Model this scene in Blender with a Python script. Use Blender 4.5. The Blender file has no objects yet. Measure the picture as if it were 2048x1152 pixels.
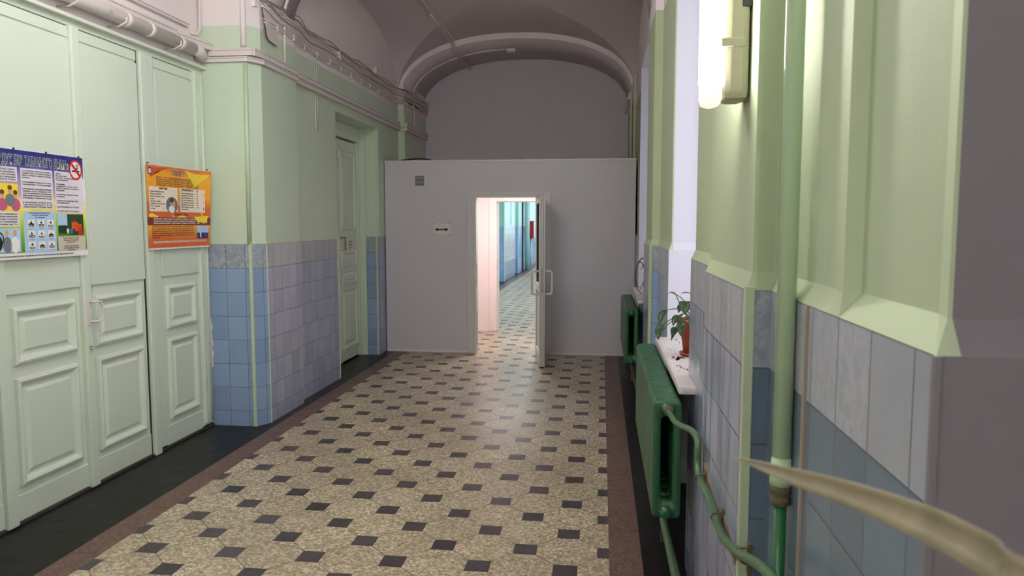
import bpy, bmesh, math, random
from mathutils import Vector, Matrix
random.seed(7)
C = bpy.context.scene
COL = C.collection
# ---------------------------------------------------------------- camera
cam_d = bpy.data.cameras.new('camera'); cam = bpy.data.objects.new('camera', cam_d); COL.objects.link(cam)
pitch = math.radians(4.981); yaw = math.radians(6.870)
F = Vector((-math.sin(yaw)*math.cos(pitch), math.cos(yaw)*math.cos(pitch), -math.sin(pitch)))
Rv = Vector((math.cos(yaw), math.sin(yaw), 0)); Uv = Rv.cross(F)
M = Matrix((Rv, Uv, -F)).transposed().to_4x4(); M.translation = Vector((0, 0, 1.70))
cam.matrix_world = M
cam_d.sensor_width = 36; cam_d.lens = 1480/2048*36; cam_d.clip_start = 0.02
cam_d.dof.use_dof = True; cam_d.dof.focus_distance = 5.0; cam_d.dof.aperture_fstop = 7.0
C.camera = cam
# ---------------------------------------------------------------- world, light, exposure
W = bpy.data.worlds.new('sky'); C.world = W; W.use_nodes = True
bg = W.node_tree.nodes['Background']
bg.inputs['Color'].default_value = (0.86, 0.90, 1.0, 1); bg.inputs['Strength'].default_value = 4.0
def daylight_portal(x, y0, y1, z0, z1):
    l = bpy.data.lights.new('window_portal', 'AREA'); l.shape = 'RECTANGLE'; l.size = z1-z0; l.size_y = y1-y0
    l.cycles.is_portal = True
    o = bpy.data.objects.new('window_portal', l); o.location = (x, (y0+y1)/2, (z0+z1)/2)
    o.rotation_euler = (0, math.radians(90), 0); COL.objects.link(o)
LAMP_E = 70.0; VEST_E = 175.0
C.view_settings.view_transform = 'Standard'; C.view_settings.look = 'None'
C.view_settings.gamma = 1; C.view_settings.use_curve_mapping = False
C.view_settings.exposure = 0.0
C.cycles.use_denoising = True; C.cycles.max_bounces = 12; C.cycles.diffuse_bounces = 8
C.cycles.sample_clamp_indirect = 6

# ---------------------------------------------------------------- helpers
def srgb(r, g, b):
    f = lambda c: (c/255/12.92 if c/255 <= .04045 else ((c/255+.055)/1.055)**2.4)
    return (f(r), f(g), f(b), 1)
class N:
    """tiny node helper"""
    def __init__(s, name):
        s.m = bpy.data.materials.new(name); s.m.use_nodes = True; s.t = s.m.node_tree
        s.b = s.t.nodes['Principled BSDF']
    def n(s, typ, **kw):
        x = s.t.nodes.new(typ)
        for k, v in kw.items():
            if k.startswith('i_'):
                kk = k[2:]; x.inputs[int(kk) if kk.isdigit() else kk].default_value = v
            else: setattr(x, k, v)
        return x
    def l(s, a, b): s.t.links.new(a, b)
    def math(s, op, a, b=None, c=None):
        x = s.t.nodes.new('ShaderNodeMath'); x.operation = op
        for i, v in enumerate((a, b, c)):
            if v is None: continue
            if isinstance(v, (int, float)): x.inputs[i].default_value = v
            else: s.l(v, x.inputs[i])
        return x.outputs[0]
    def mix(s, fac, a, b):
        x = s.t.nodes.new('ShaderNodeMix'); x.data_type = 'RGBA'
        for k, v in ((0, fac), (6, a), (7, b)):
            if isinstance(v, (int, float, tuple)): x.inputs[k].default_value = v
            else: s.l(v, x.inputs[k])
        return x.outputs[2]
    def pos(s): return s.n('ShaderNodeNewGeometry').outputs['Position']
    def noise(s, scale, detail=3, vec=None, rough=.5):
        x = s.n('ShaderNodeTexNoise'); x.inputs['Scale'].default_value = scale
        x.inputs['Detail'].default_value = detail; x.inputs['Roughness'].default_value = rough
        s.l(vec if vec is not None else s.pos(), x.inputs['Vector']); return x.outputs['Fac']
    def ramp(s, fac, stops):
        x = s.n('ShaderNodeValToRGB'); e = x.color_ramp.elements
        while len(e) < len(stops): e.new(0.5)
        for el, (p, c) in zip(e, stops): el.position = p; el.color = c if isinstance(c, tuple) else (c, c, c, 1)
        s.l(fac, x.inputs[0]); return x.outputs['Color']
    def bump(s, h, strength, dist=.01, normal=None):
        x = s.n('ShaderNodeBump'); x.inputs['Strength'].default_value = strength; x.inputs['Distance'].default_value = dist
        s.l(h, x.inputs['Height'])
        if normal is not None: s.l(normal, x.inputs['Normal'])
        return x.outputs['Normal']
    def set(s, color=None, rough=None, metal=None, normal=None, spec=None):
        for k, v in (('Base Color', color), ('Roughness', rough), ('Metallic', metal), ('Normal', normal), ('Specular IOR Level', spec)):
            if v is None: continue
            if isinstance(v, (int, float, tuple)): s.b.inputs[k].default_value = v
            else: s.l(v, s.b.inputs[k])
        return s.m

def paint(name, c, rough=.4, var=.06, wav=.5, fine=.25, dirt=None):
    k = N(name); n1 = k.noise(2.2, 4); d = tuple(x*(1-var*2.2) for x in c[:3])+(1,)
    col = k.mix(k.math('MULTIPLY', n1, 1.0), c, d)
    if dirt is not None:
        n3 = k.noise(14, 5, rough=.7); col = k.mix(k.ramp(n3, [(.60, 0.0), (.72, 1.0)]), col, dirt)
    nb = k.bump(k.noise(3.5, 2), wav, .02); nb2 = k.bump(k.noise(120, 3), fine, .0015, nb)
    return k.set(col, rough, 0, nb2)
def plain(name, c, rough=.5, metal=0.0):
    k = N(name); n = k.noise(60, 2); col = k.mix(n, c, tuple(x*.86 for x in c[:3])+(1,))
    return k.set(col, rough, metal, k.bump(n, .08, .001))
def emit(name, c, st):
    k = N(name); k.set((.8, .8, .8, 1), .4); k.b.inputs['Emission Color'].default_value = c
    k.b.inputs['Emission Strength'].default_value = st; return k.m
def tiles(name, c, rough, speck=None, streak=False, tint=.10):
    k = N(name); uv = k.n('ShaderNodeUVMap').outputs[0]; sep = k.n('ShaderNodeSeparateXYZ'); k.l(uv, sep.inputs[0])
    U = k.math('DIVIDE', sep.outputs[0], .165); V = k.math('DIVIDE', k.math('SUBTRACT', sep.outputs[1], 1.33-2.0), .2)
    def edge(v, cell):
        f = k.math('FRACT', v); return k.math('MULTIPLY', k.math('MINIMUM', f, k.math('SUBTRACT', 1.0, f)), cell)
    d = k.math('MINIMUM', edge(U, .165), edge(V, .2))
    gm = k.math('LESS_THAN', d, .0016)
    cid = k.n('ShaderNodeCombineXYZ'); k.l(k.math('FLOOR', U), cid.inputs[0]); k.l(k.math('FLOOR', V), cid.inputs[1])
    wn = k.n('ShaderNodeTexWhiteNoise'); wn.noise_dimensions = '2D'; k.l(cid.outputs[0], wn.inputs['Vector'])
    dk = tuple(x*(1-tint*2) for x in c[:3])+(1,)
    col = k.mix(wn.outputs['Value'], c, dk)
    if speck is not None:
        col = k.mix(k.ramp(k.noise(38, 5, rough=.75), [(.42, 0.0), (.6, 1.0)]), col, speck)
    st = k.noise(7, 4); col = k.mix(k.math('MULTIPLY', st, .22), col, tuple(min(1, x*1.35) for x in c[:3])+(1,))
    col = k.mix(gm, col, srgb(72, 74, 78))
    # slightly uneven setting: every tile leans a little, vertical waviness
    sc = k.n('ShaderNodeMapping'); sc.inputs['Scale'].default_value = (1, 1, .16); k.l(k.pos(), sc.inputs['Vector'])
    wav = k.noise(9.0 if streak else 6.0, 2, sc.outputs[0])
    h = k.math('ADD', k.math('MULTIPLY', wav, 1.0), k.math('MULTIPLY', k.math('MINIMUM', d, .004), 30.0))
    geo = k.n('ShaderNodeNewGeometry'); sub = k.n('ShaderNodeVectorMath', operation='SUBTRACT'); k.l(wn.outputs['Color'], sub.inputs[0]); sub.inputs[1].default_value = (.5, .5, .5)
    scl = k.n('ShaderNodeVectorMath', operation='SCALE'); k.l(sub.outputs[0], scl.inputs[0]); scl.inputs['Scale'].default_value = .035 if streak else .02
    addn = k.n('ShaderNodeVectorMath', operation='ADD'); k.l(geo.outputs['Normal'], addn.inputs[0]); k.l(scl.outputs[0], addn.inputs[1])
    nrm = k.n('ShaderNodeVectorMath', operation='NORMALIZE'); k.l(addn.outputs[0], nrm.inputs[0])
    nb = k.bump(h, .7 if streak else .4, .008, nrm.outputs[0])
    return k.set(col, k.math('MAXIMUM', k.math('MULTIPLY', gm, .8), rough), 0, nb)

class MB:
    """collects geometry for ONE mesh; slots are materials"""
    def __init__(s): s.bm = bmesh.new(); s.uv = s.bm.loops.layers.uv.new('uv'); s.mats = []
    def mi(s, m):
        if m not in s.mats: s.mats.append(m)
        return s.mats.index(m)
    def face(s, pts, m, uvs=None, smooth=False):
        vs = [s.bm.verts.new(p) for p in pts]
        f = s.bm.faces.new(vs); f.material_index = s.mi(m); f.smooth = smooth
        if uvs:
            for l, u in zip(f.loops, uvs): l[s.uv].uv = u
        return f
    def box(s, x0, x1, y0, y1, z0, z1, m, bev=0.0, tf=None):
        r = bmesh.ops.create_cube(s.bm, size=1); vs = r['verts']
        for v in vs:
            v.co = Vector(((x0+x1)/2+v.co.x*(x1-x0), (y0+y1)/2+v.co.y*(y1-y0), (z0+z1)/2+v.co.z*(z1-z0)))
        fs = set(f for v in vs for f in v.link_faces)
        if bev > 0:
            es = list(set(e for v in vs for e in v.link_edges))
            rb = bmesh.ops.bevel(s.bm, geom=es, offset=bev, segments=2, affect='EDGES', profile=.6)
            fs = set(f for f in rb['faces']) | set(f for f in fs if f.is_valid)
            vs = list(set(v for f in fs for v in f.verts))
        for f in fs: f.material_index = s.mi(m)
        if tf is not None:
            for v in vs: v.co = tf @ v.co
        return vs
    def tube(s, pts, r, m, seg=8, caps=True):
        pts = [Vector(p) for p in pts]; rs = r if isinstance(r, (list, tuple)) else [r]*len(pts)
        t = (pts[1]-pts[0]).normalized(); a = Vector((0, 0, 1)) if abs(t.z) < .9 else Vector((1, 0, 0))
        nrm = t.cross(a).normalized(); rings = []
        for i, p in enumerate(pts):
            t = (pts[min(i+1, len(pts)-1)]-pts[max(i-1, 0)]).normalized()
            nrm = (nrm - t*nrm.dot(t)).normalized(); b = t.cross(nrm)
            rings.append([s.bm.verts.new(p+(nrm*math.cos(2*math.pi*j/seg)+b*math.sin(2*math.pi*j/seg))*rs[i]) for j in range(seg)])
        k = s.mi(m)
        for A, B in zip(rings, rings[1:]):
            for j in range(seg):
                f = s.bm.faces.new((A[j], A[(j+1) % seg], B[(j+1) % seg], B[j])); f.material_index = k; f.smooth = True
        if caps:
            for rg in (rings[0][::-1], rings[-1]):
                f = s.bm.faces.new(rg); f.material_index = k
    def lathe(s, prof, c, m, seg=32, axis='Z'):
        rings = []
        for r, h in prof:
            rg = []
            for j in range(seg):
                a = 2*math.pi*j/seg; p = Vector((r*math.cos(a), r*math.sin(a), h))
                if axis == 'Y': p = Vector((p.x, p.z, p.y))
                if axis == 'X': p = Vector((p.z, p.x, p.y))
                rg.append(s.bm.verts.new(Vector(c)+p))
            rings.append(rg)
        k = s.mi(m)
        for A, B in zip(rings, rings[1:]):
            for j in range(seg):
                f = s.bm.faces.new((A[j], A[(j+1) % seg], B[(j+1) % seg], B[j])); f.material_index = k; f.smooth = True
        for rg in (rings[0], rings[-1]):
            if len(rg) > 2: f = s.bm.faces.new(rg); f.material_index = k
    def text(s, body, size, mat, place, align='LEFT', width=None, bold=0.0):
        cu = bpy.data.curves.new('txt', 'FONT'); cu.body = body; cu.size = size; cu.align_x = align; cu.offset = bold
        cu.resolution_u = 1 if size < .02 else 3
        o = bpy.data.objects.new('txt', cu); COL.objects.link(o)
        bpy.context.view_layer.update()
        me = bpy.data.meshes.new_from_object(o.evaluated_get(bpy.context.evaluated_depsgraph_get()))
        bpy.data.objects.remove(o); xs = [v.co.x for v in me.vertices]
        if xs:
            sc = 1 if not width else width/max(1e-6, max(xs)-min(xs)); k = s.mi(mat)
            x0 = min(xs) if align == 'LEFT' else (min(xs)+max(xs))/2
            vs = [s.bm.verts.new(place((v.co.x-x0)*sc, v.co.y, 0)) for v in me.vertices]
            for p in me.polygons:
                try: f = s.bm.faces.new([vs[i] for i in p.vertices]); f.material_index = k
                except ValueError: pass
        bpy.data.meshes.remove(me)
    def build(s, name, parent=None, normals=True, merge=False, loc=None):
        if merge: bmesh.ops.remove_doubles(s.bm, verts=s.bm.verts, dist=1e-5)
        if normals: bmesh.ops.recalc_face_normals(s.bm, faces=s.bm.faces)
        me = bpy.data.meshes.new(name); s.bm.to_mesh(me); s.bm.free()
        for m in s.mats: me.materials.append(m)
        o = bpy.data.objects.new(name, me); COL.objects.link(o)
        if parent is not None: o.parent = parent; o.matrix_parent_inverse = Matrix.Translation(-parent.location)
        return o
def tag(o, label, cat, group=None, kind=None):
    o['label'] = label; o['category'] = cat
    if group: o['group'] = group
    if kind: o['kind'] = kind
    return o
def structure(o): o['kind'] = 'structure'; return o
def thing(name, loc, label=None, cat=None, group=None):
    o = bpy.data.objects.new(name, None); o.empty_display_size = .1; COL.objects.link(o); o.location = loc
    if label: tag(o, label, cat, group)
    return o
def lerp(a, b, t): return a+(b-a)*t

# ---------------------------------------------------------------- materials
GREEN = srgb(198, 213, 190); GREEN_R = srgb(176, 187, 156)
M_green = paint('green wall paint', GREEN, .42, .04, .35, .25)
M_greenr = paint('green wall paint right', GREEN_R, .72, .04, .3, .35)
M_bead = paint('pale green bead paint', srgb(186, 206, 172), .4, .06)
M_door = paint('pale green door paint', srgb(208, 218, 202), .38, .03, .25, .35)
M_white = paint('white distemper', srgb(232, 222, 222), .75, .05, .2, .3)
M_ceil = paint('ceiling distemper', srgb(200, 190, 194), .85, .04, .15, .3)
M_farw = paint('grey lilac wall paint', srgb(206, 197, 206), .7, .04, .1, .3)
M_part = paint('white partition paint', srgb(205, 200, 206), .5, .02, .06, .15)
M_reveal = paint('lilac reveal paint', srgb(205, 202, 214), .6, .02, .1, .2)
M_reveal_shade = paint('reveal paint in shade tone', srgb(118, 112, 116), .6, .03, .1, .2)  # darker copy of the reveal paint, shade of the near recess in its colour
M_trunk = paint('old white gloss paint', srgb(220, 210, 208), .45, .08, .2, .4)
M_pipe = paint('white pipe paint', srgb(216, 208, 206), .42, .06, .2, .3, srgb(170, 158, 146))
M_blue = tiles('blue tile', srgb(136, 158, 190), .16)
M_bluer = tiles('blue tile in shade tone', srgb(104, 120, 136), .18)  # darker copy of the blue tile, dimness of the near pier in its colour
M_pale = tiles('blue tile with sheen tone', srgb(160, 166, 190), .13, streak=True)  # blue tile lightened, reflected light put into the colour
M_grey = tiles('grey speckled tile', srgb(140, 150, 162), .24, speck=srgb(166, 172, 178))
M_paleg = tiles('speckled tile with sheen tone', srgb(172, 172, 180), .2, speck=srgb(150, 158, 168), streak=True)  # speckled tile lightened in the same way for its sheen
M_blank = plain('grime and recess shade', srgb(60, 52, 42), .9)
M_black = plain('black plastic and gap shade', srgb(22, 22, 24), .5)
M_upvc = plain('white plastic profile', srgb(214, 210, 208), .35)
M_alu = plain('satin metal', srgb(170, 168, 165), .35, .8)
M_glass = N('glass').m; _g = M_glass.node_tree.nodes['Principled BSDF']
_g.inputs['Transmission Weight'].default_value = 1; _g.inputs['Roughness'].default_value = .02; _g.inputs['IOR'].default_value = 1.1
M_glass_dim = M_glass.copy(); M_glass_dim.name = 'dimming tinted glass'; M_glass_dim.node_tree.nodes['Principled BSDF'].inputs['Base Color'].default_value = (.30, .29, .30, 1)  # pane tinted grey to cut the daylight in the farthest niche
M_rad = paint('dark green radiator paint', srgb(44, 96, 60), .36, .18, .3, .5, srgb(74, 116, 84))
M_radpipe = paint('mid green pipe paint', srgb(84, 118, 82), .35, .15, .3, .5, srgb(140, 150, 120))
M_pipegreen = paint('pale green pipe paint', srgb(182, 206, 168), .32, .06, .2, .4)
M_dkpipe = paint('bottle green pipe paint', srgb(30, 96, 50), .3, .08, .2, .3)
M_rust = paint('dirty brown fitting', srgb(104, 92, 66), .6, .3, .5, 1)
M_sill = paint('worn white sill paint', srgb(214, 206, 204), .45, .04, .5, .8, srgb(196, 184, 172))
M_wood = plain('bare wood', srgb(110, 78, 50), .8)
M_terra = paint('terracotta plastic', srgb(168, 78, 48), .45, .08, .05, .1)
M_soil = plain('dark soil', srgb(38, 28, 22), .95)
M_stem = plain('green stem', srgb(66, 98, 48), .5)
M_paper = plain('white paper', srgb(222, 220, 216), .7)
M_ink = plain('black ink', srgb(20, 24, 24), .8)
M_tape = plain('clear tape', srgb(196, 194, 198), .2)
M_brownish = paint('brown gap shade tone', srgb(158, 142, 128), .5, .2)  # brown tone standing for shadow in narrow gaps
M_red = plain('red enamel', srgb(160, 22, 34), .4)
M_mint = paint('mint wall paint', srgb(168, 214, 200), .4, .04)
M_lblue = paint('light blue wall paint', srgb(178, 208, 220), .4, .04)
def leafmat(name, a, b):
    k = N(name); col = k.mix(k.noise(30, 3), a, b)
    k.b.inputs['Subsurface Weight'].default_value = 0.0
    return k.set(col, .38, 0, k.bump(k.noise(80, 2), .2, .002))
M_leaf = leafmat('glossy leaf', srgb(50, 84, 40), srgb(30, 60, 30))
M_leafd = leafmat('dark strap leaf', srgb(52, 84, 50), srgb(34, 60, 38))
M_blade = leafmat('dry pale leaf blade', srgb(160, 148, 122), srgb(112, 102, 80))

# ---- floor : octagons with small dark squares, border strips
A = .217
def floor_material():
    k = N('terrazzo octagon floor'); sep = k.n('ShaderNodeSeparateXYZ'); k.l(k.pos(), sep.inputs[0])
    x, y = sep.outputs[0], sep.outputs[1]
    X = k.math('DIVIDE', k.math('SUBTRACT', x, .056), A); Y = k.math('DIVIDE', k.math('SUBTRACT', y, 3.725), A)
    p = k.math('MULTIPLY', k.math('ADD', X, Y), .5); q = k.math('MULTIPLY', k.math('SUBTRACT', X, Y), .5)
    dp = k.math('SUBTRACT', p, k.math('ROUND', p)); dq = k.math('SUBTRACT', q, k.math('ROUND', q))
    lx = k.math('ABSOLUTE', k.math('ADD', dp, dq)); ly = k.math('ABSOLUTE', k.math('SUBTRACT', dp, dq))
    mx = k.math('MAXIMUM', lx, ly); S = .272
    insq = k.math('LESS_THAN', mx, S)
    g1 = k.math('LESS_THAN', k.math('ABSOLUTE', k.math('SUBTRACT', mx, S)), .009)
    g2 = k.math('MULTIPLY', k.math('LESS_THAN', k.math('MINIMUM', k.math('ABSOLUTE', dp), k.math('ABSOLUTE', dq)), .006), k.math('SUBTRACT', 1.0, insq))
    grout = k.math('MAXIMUM', g1, g2)
    cid = k.n('ShaderNodeCombineXYZ'); k.l(k.math('FLOOR', p), cid.inputs[0]); k.l(k.math('FLOOR', q), cid.inputs[1])
    wn = k.n('ShaderNodeTexWhiteNoise'); wn.noise_dimensions = '2D'; k.l(cid.outputs[0], wn.inputs['Vector'])
    cid2 = k.n('ShaderNodeCombineXYZ'); k.l(k.math('ROUND', p), cid2.inputs[0]); k.l(k.math('ROUND', q), cid2.inputs[1])
    wn2 = k.n('ShaderNodeTexWhiteNoise'); wn2.noise_dimensions = '2D'; k.l(cid2.outputs[0], wn2.inputs['Vector'])
    vor = k.n('ShaderNodeTexVoronoi'); vor.inputs['Scale'].default_value = 78; k.l(k.pos(), vor.inputs['Vector'])
    vs = k.n('ShaderNodeSeparateXYZ'); k.l(vor.outputs['Color'], vs.inputs[0])
    chip = k.ramp(vs.outputs[0], [(0.0, srgb(112, 96, 78)), (.3, srgb(156, 142, 114)), (.65, srgb(190, 174, 144)), (1.0, srgb(240, 228, 206))])
    base = k.mix(.28, chip, srgb(176, 160, 134))
    base = k.mix(k.math('MULTIPLY', wn.outputs['Value'], .32), base, srgb(138, 122, 104))
    base = k.mix(k.ramp(k.noise(1.4, 5), [(.42, 0.0), (.7, .35)]), base, srgb(120, 104, 86))
    # the two outermost half columns are a coarser, greyer terrazzo
    edge = k.math('MAXIMUM', k.math('GREATER_THAN', x, .056-A), k.math('LESS_THAN', x, -2.548+A))
    dark = k.mix(wn2.outputs['Value'], srgb(50, 46, 50), srgb(78, 68, 72))
    wear = k.ramp(k.noise(30, 4, rough=.7), [(.55, 0.0), (.75, .25)]); dark = k.mix(wear, dark, srgb(120, 104, 96))
    col = k.mix(insq, base, dark); col = k.mix(grout, col, srgb(70, 58, 46))
    redc = k.mix(k.math('MULTIPLY', vs.outputs[1], .8), srgb(92, 72, 64), srgb(124, 100, 90))
    fy = k.math('FRACT', k.math('DIVIDE', y, .62)); joint = k.math('LESS_THAN', k.math('ABSOLUTE', k.math('SUBTRACT', fy, .5)), .004)
    redc = k.mix(joint, redc, srgb(50, 40, 36))
    blk = k.mix(k.noise(25, 4), srgb(26, 25, 25), srgb(40, 37, 36))
    scuff = k.ramp(k.noise(11, 6, rough=.8), [(.66, 0.0), (.70, 1.0)])
    blk = k.mix(k.math('MULTIPLY', scuff, .22), blk, srgb(100, 96, 86))
    fy2 = k.math('FRACT', k.math('DIVIDE', y, .30)); j2 = k.math('LESS_THAN', k.math('ABSOLUTE', k.math('SUBTRACT', fy2, .5)), .005)
    j3 = k.math('LESS_THAN', k.math('ABSOLUTE', k.math('SUBTRACT', x, -2.98)), .002)
    blk = k.mix(k.math('MAXIMUM', j2, j3), blk, srgb(30, 28, 28))
    inoct = k.math('MULTIPLY', k.math('GREATER_THAN', x, -2.548), k.math('LESS_THAN', x, .056))
    inred = k.math('MULTIPLY', k.math('GREATER_THAN', x, -2.715), k.math('LESS_THAN', x, .222))
    out = k.mix(inred, blk, redc); out = k.mix(inoct, out, col)
    rough = k.math('ADD', .22, k.math('MULTIPLY', k.noise(9, 5, rough=.7), .24))
    hb = k.math('SUBTRACT', 1.0, grout)
    nb = k.bump(hb, .4, .0015); nb = k.bump(k.noise(5, 2), .25, .01, nb); nb = k.bump(vs.outputs[0], .12, .0008, nb)
    return k.set(out, rough, 0, nb, k.math('ADD', .12, k.math('MULTIPLY', inoct, .38)))
M_floor = floor_material()

# ---------------------------------------------------------------- structure
mb = MB(); mb.box(-4.2, 1.2, -8.1, 62, -.12, 0, M_floor); structure(mb.build('floor'))

def wall_levels(mb, levels, u0=0.0):
    """levels: list of (z, [(x,y)...], material of the band above)"""
    for (za, pa, m), (zb, pb, _) in zip(levels, levels[1:]):
        if m is None: continue
        u = u0
        for i in range(len(pa)-1):
            a, b, c, d = pa[i], pa[i+1], pb[i+1], pb[i]
            ln = math.hypot(b[0]-a[0], b[1]-a[1])
            if ln > 1e-6:
                mm = m[i] if isinstance(m, list) else m
                mb.face([(a[0], a[1], za), (b[0], b[1], za), (c[0], c[1], zb), (d[0], d[1], zb)], mm,
                        [(u, za), (u+ln, za), (u+ln, zb), (u, zb)])
            u += ln
TZ = 1.53; GZ = 3.29
def left_run(mb, path, z0=0, z1=4.75, fm=None, mats=None):
    """tile dado, green paint, white zone"""
    low = [(M_pale if abs(b[0]-a[0]) < .01 else M_blue) for a, b in zip(path, path[1:])]  # faces along the corridor take the tile with painted sheen
    top = [(M_paleg if abs(b[0]-a[0]) < .01 else M_grey) for a, b in zip(path, path[1:])]
    lv = []
    if z0 < 1.33: lv += [(0, path, low), (1.33, path, top), (TZ, path, M_green)]
    else: lv += [(z0, path, M_green if z0 < GZ else M_white)]
    if z1 > GZ and z0 < GZ: lv += [(GZ, path, M_white)]
    lv += [(z1, path, None)]; wall_levels(mb, lv)
mb = MB()
left_run(mb, [(-2.84, -7.9), (-2.84, 1.95), (-2.79, 1.95), (-2.79, 2.65), (-2.86, 2.78), (-3.25, 2.78)])
left_run(mb, [(-3.25, 5.80), (-2.86, 5.80), (-2.79, 5.92), (-2.79, 6.63), (-2.84, 6.63), (-2.84, 7.76), (-3.12, 7.76)], z1=2.90)
left_run(mb, [(-3.25, 5.80), (-2.86, 5.80), (-2.79, 5.92), (-2.79, 6.63), (-2.84, 6.63), (-2.84, 9.28)], z0=2.90)
left_run(mb, [(-3.00, 9.24), (-2.87, 9.24), (-2.84, 9.28)], z1=2.90)
wall_levels(mb, [(0, [(-3.12, 9.22), (-3.0, 9.235)], M_green), (2.90, [(-3.12, 9.22), (-3.0, 9.235)], None)])
left_run(mb, [(-2.84, 9.28), (-2.84, 10.25), (-2.755, 10.25), (-2.755, 11.55)])
mb.face([(-3.25, 2.78, 2.93), (-3.25, 5.80, 2.93), (-3.25, 5.80, 4.75), (-3.25, 2.78, 4.75)], M_white)
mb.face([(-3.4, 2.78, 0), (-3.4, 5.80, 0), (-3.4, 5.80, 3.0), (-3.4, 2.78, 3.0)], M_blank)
mb.face([(-3.12, 7.76, 2.90), (-3.12, 9.24, 2.90), (-2.84, 9.28, 2.90), (-2.84, 7.76, 2.90)], M_green)
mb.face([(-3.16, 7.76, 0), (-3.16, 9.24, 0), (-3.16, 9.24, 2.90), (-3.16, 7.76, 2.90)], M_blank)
wl = structure(mb.build('wall_left', normals=False))
# pale green angle beads set in the tiling
for i, (x, y, w) in enumerate([(-2.868, 5.797, .013), (-2.788, 5.925, .006), (-2.862, 9.243, .012), (-2.752, 10.247, .012), (-2.838, 7.757, .006)]):
    b = MB(); b.box(x-w, x+w, y-w*.7, y+w*.7, 0.0, TZ+.02 if i != 3 else 3.2, M_bead, .003); structure(b.build('trim_%d' % (i+1)))
# rounded vertical fillet on the pier front above the tiles
b = MB(); b.tube([(-2.875, 5.80, TZ), (-2.865, 5.80, 2.98)], .018, M_bead, 10); structure(b.build('trim_6'))
b = MB(); b.tube([(-2.875, 5.80, 3.12), (-2.872, 5.80, 3.62)], .022, M_white, 10); structure(b.build('trim_7'))
# crumbling strip beside the first tiles
b = MB()
for i in range(9):
    z = .50+i*.045; b.box(-3.252, -3.222+random.uniform(-.008, .008), 5.785, 5.799, z, z+.047, M_wood if i == 99 else M_white, .004)
structure(b.build('trim_8'))

# right wall
WX = .43; PX = .37; XO = .95
PER = 3.83
def pier(mb, ys, end=None, near=False, ledge=True):
    if end is None:
        Q = [(.030, .454), (.085, .467), (.397, .468), (.404, .438), (.44, .4405), (.48, .446), (.53, .451), (.58, .452)]
        if not near: Q = [(.035, .450), (.13, .452), (.3, .452), (.4, .452), (.44, .452), (.48, .452), (.53, .452), (.58, .452)]
        t = [(WX, ys)]+[(WX, ys+q) for q, _ in Q[1:]]+[(WX, ys+.94), (PX, ys+.94), (PX, ys+1.70), (WX, ys+1.70), (WX, ys+2.64)]
        p = [(x, ys+q) for q, x in Q]+[(.446, ys+.955), (.386, ys+.955), (.386, ys+1.685), (.450, ys+1.685), (.450, ys+2.63)]
    else:
        t = [(WX, ys), (WX, 10.25), (PX, 10.25), (PX, end)]; p = [(.45, ys), (.45, 10.265), (.386, 10.265), (.386, end)]
    low = [(M_pale if abs(b[0]-a[0]) < .01 else M_blue) for a, b in zip(t, t[1:])]
    top = [(M_paleg if abs(b[0]-a[0]) < .01 else M_grey) for a, b in zip(t, t[1:])]
    if near:
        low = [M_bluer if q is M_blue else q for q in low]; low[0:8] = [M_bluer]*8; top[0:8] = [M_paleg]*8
    wall_levels(mb, [(0, t, low), (1.33, t, top), (TZ, t, M_greenr), (TZ+.045, p, M_greenr), (GZ, p, M_white), (4.75, p, None)], u0=.10)
    if end is None:
        for yy, s in ((ys, 1), (ys+2.64, -1)):
            yp = yy+((.030 if near else .035) if s > 0 else -.01); XE = .454 if near else .450; RM = M_reveal_shade if -.2 < yy < 1.1 else M_reveal
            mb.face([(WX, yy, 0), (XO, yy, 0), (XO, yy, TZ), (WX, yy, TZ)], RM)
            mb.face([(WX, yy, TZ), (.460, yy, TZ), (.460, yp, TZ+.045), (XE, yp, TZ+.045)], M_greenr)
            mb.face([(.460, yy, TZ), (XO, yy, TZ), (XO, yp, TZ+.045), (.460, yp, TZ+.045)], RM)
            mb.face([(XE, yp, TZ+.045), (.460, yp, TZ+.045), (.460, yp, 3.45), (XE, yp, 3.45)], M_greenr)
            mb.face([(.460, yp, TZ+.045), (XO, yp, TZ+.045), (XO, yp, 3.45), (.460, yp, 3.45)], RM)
mb = MB()
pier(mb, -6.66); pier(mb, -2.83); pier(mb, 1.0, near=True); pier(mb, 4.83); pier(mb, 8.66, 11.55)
mb.face([(WX, 8.66, 0), (XO, 8.66, 0), (XO, 8.66, 3.45), (WX, 8.66, 3.45)], M_reveal)
mb.face([(WX, -7.85, 0), (XO, -7.85, 0), (XO, -7.85, 3.45), (WX, -7.85, 3.45)], M_reveal)
NICHES = [(-7.85, -6.66), (-4.02, -2.83), (-.19, 1.0), (3.64, 4.83), (7.47, 8.66)]
for a, b_ in NICHES:
    mb.face([(.45, a, 3.45), (.45, b_, 3.45), (.45, b_, 4.75), (.45, a, 4.75)], M_white)
    mb.face([(WX, a, 3.45), (XO, a, 3.45), (XO, b_, 3.45), (WX, b_, 3.45)], M_reveal)
    mb.face([(.62, a, 0), (.62, b_, 0), (.62, b_, .93), (.62, a, .93)], M_blank if a > 0 else M_reveal)  # dark face stands for the shade below the sill
    mb.box(.62, XO+.15, a, b_, 0, .93, M_reveal)
    mb.box(XO, XO+.15, a, b_, 3.30, 3.60, M_reveal)
wr = structure(mb.build('wall_right', normals=False))
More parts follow.
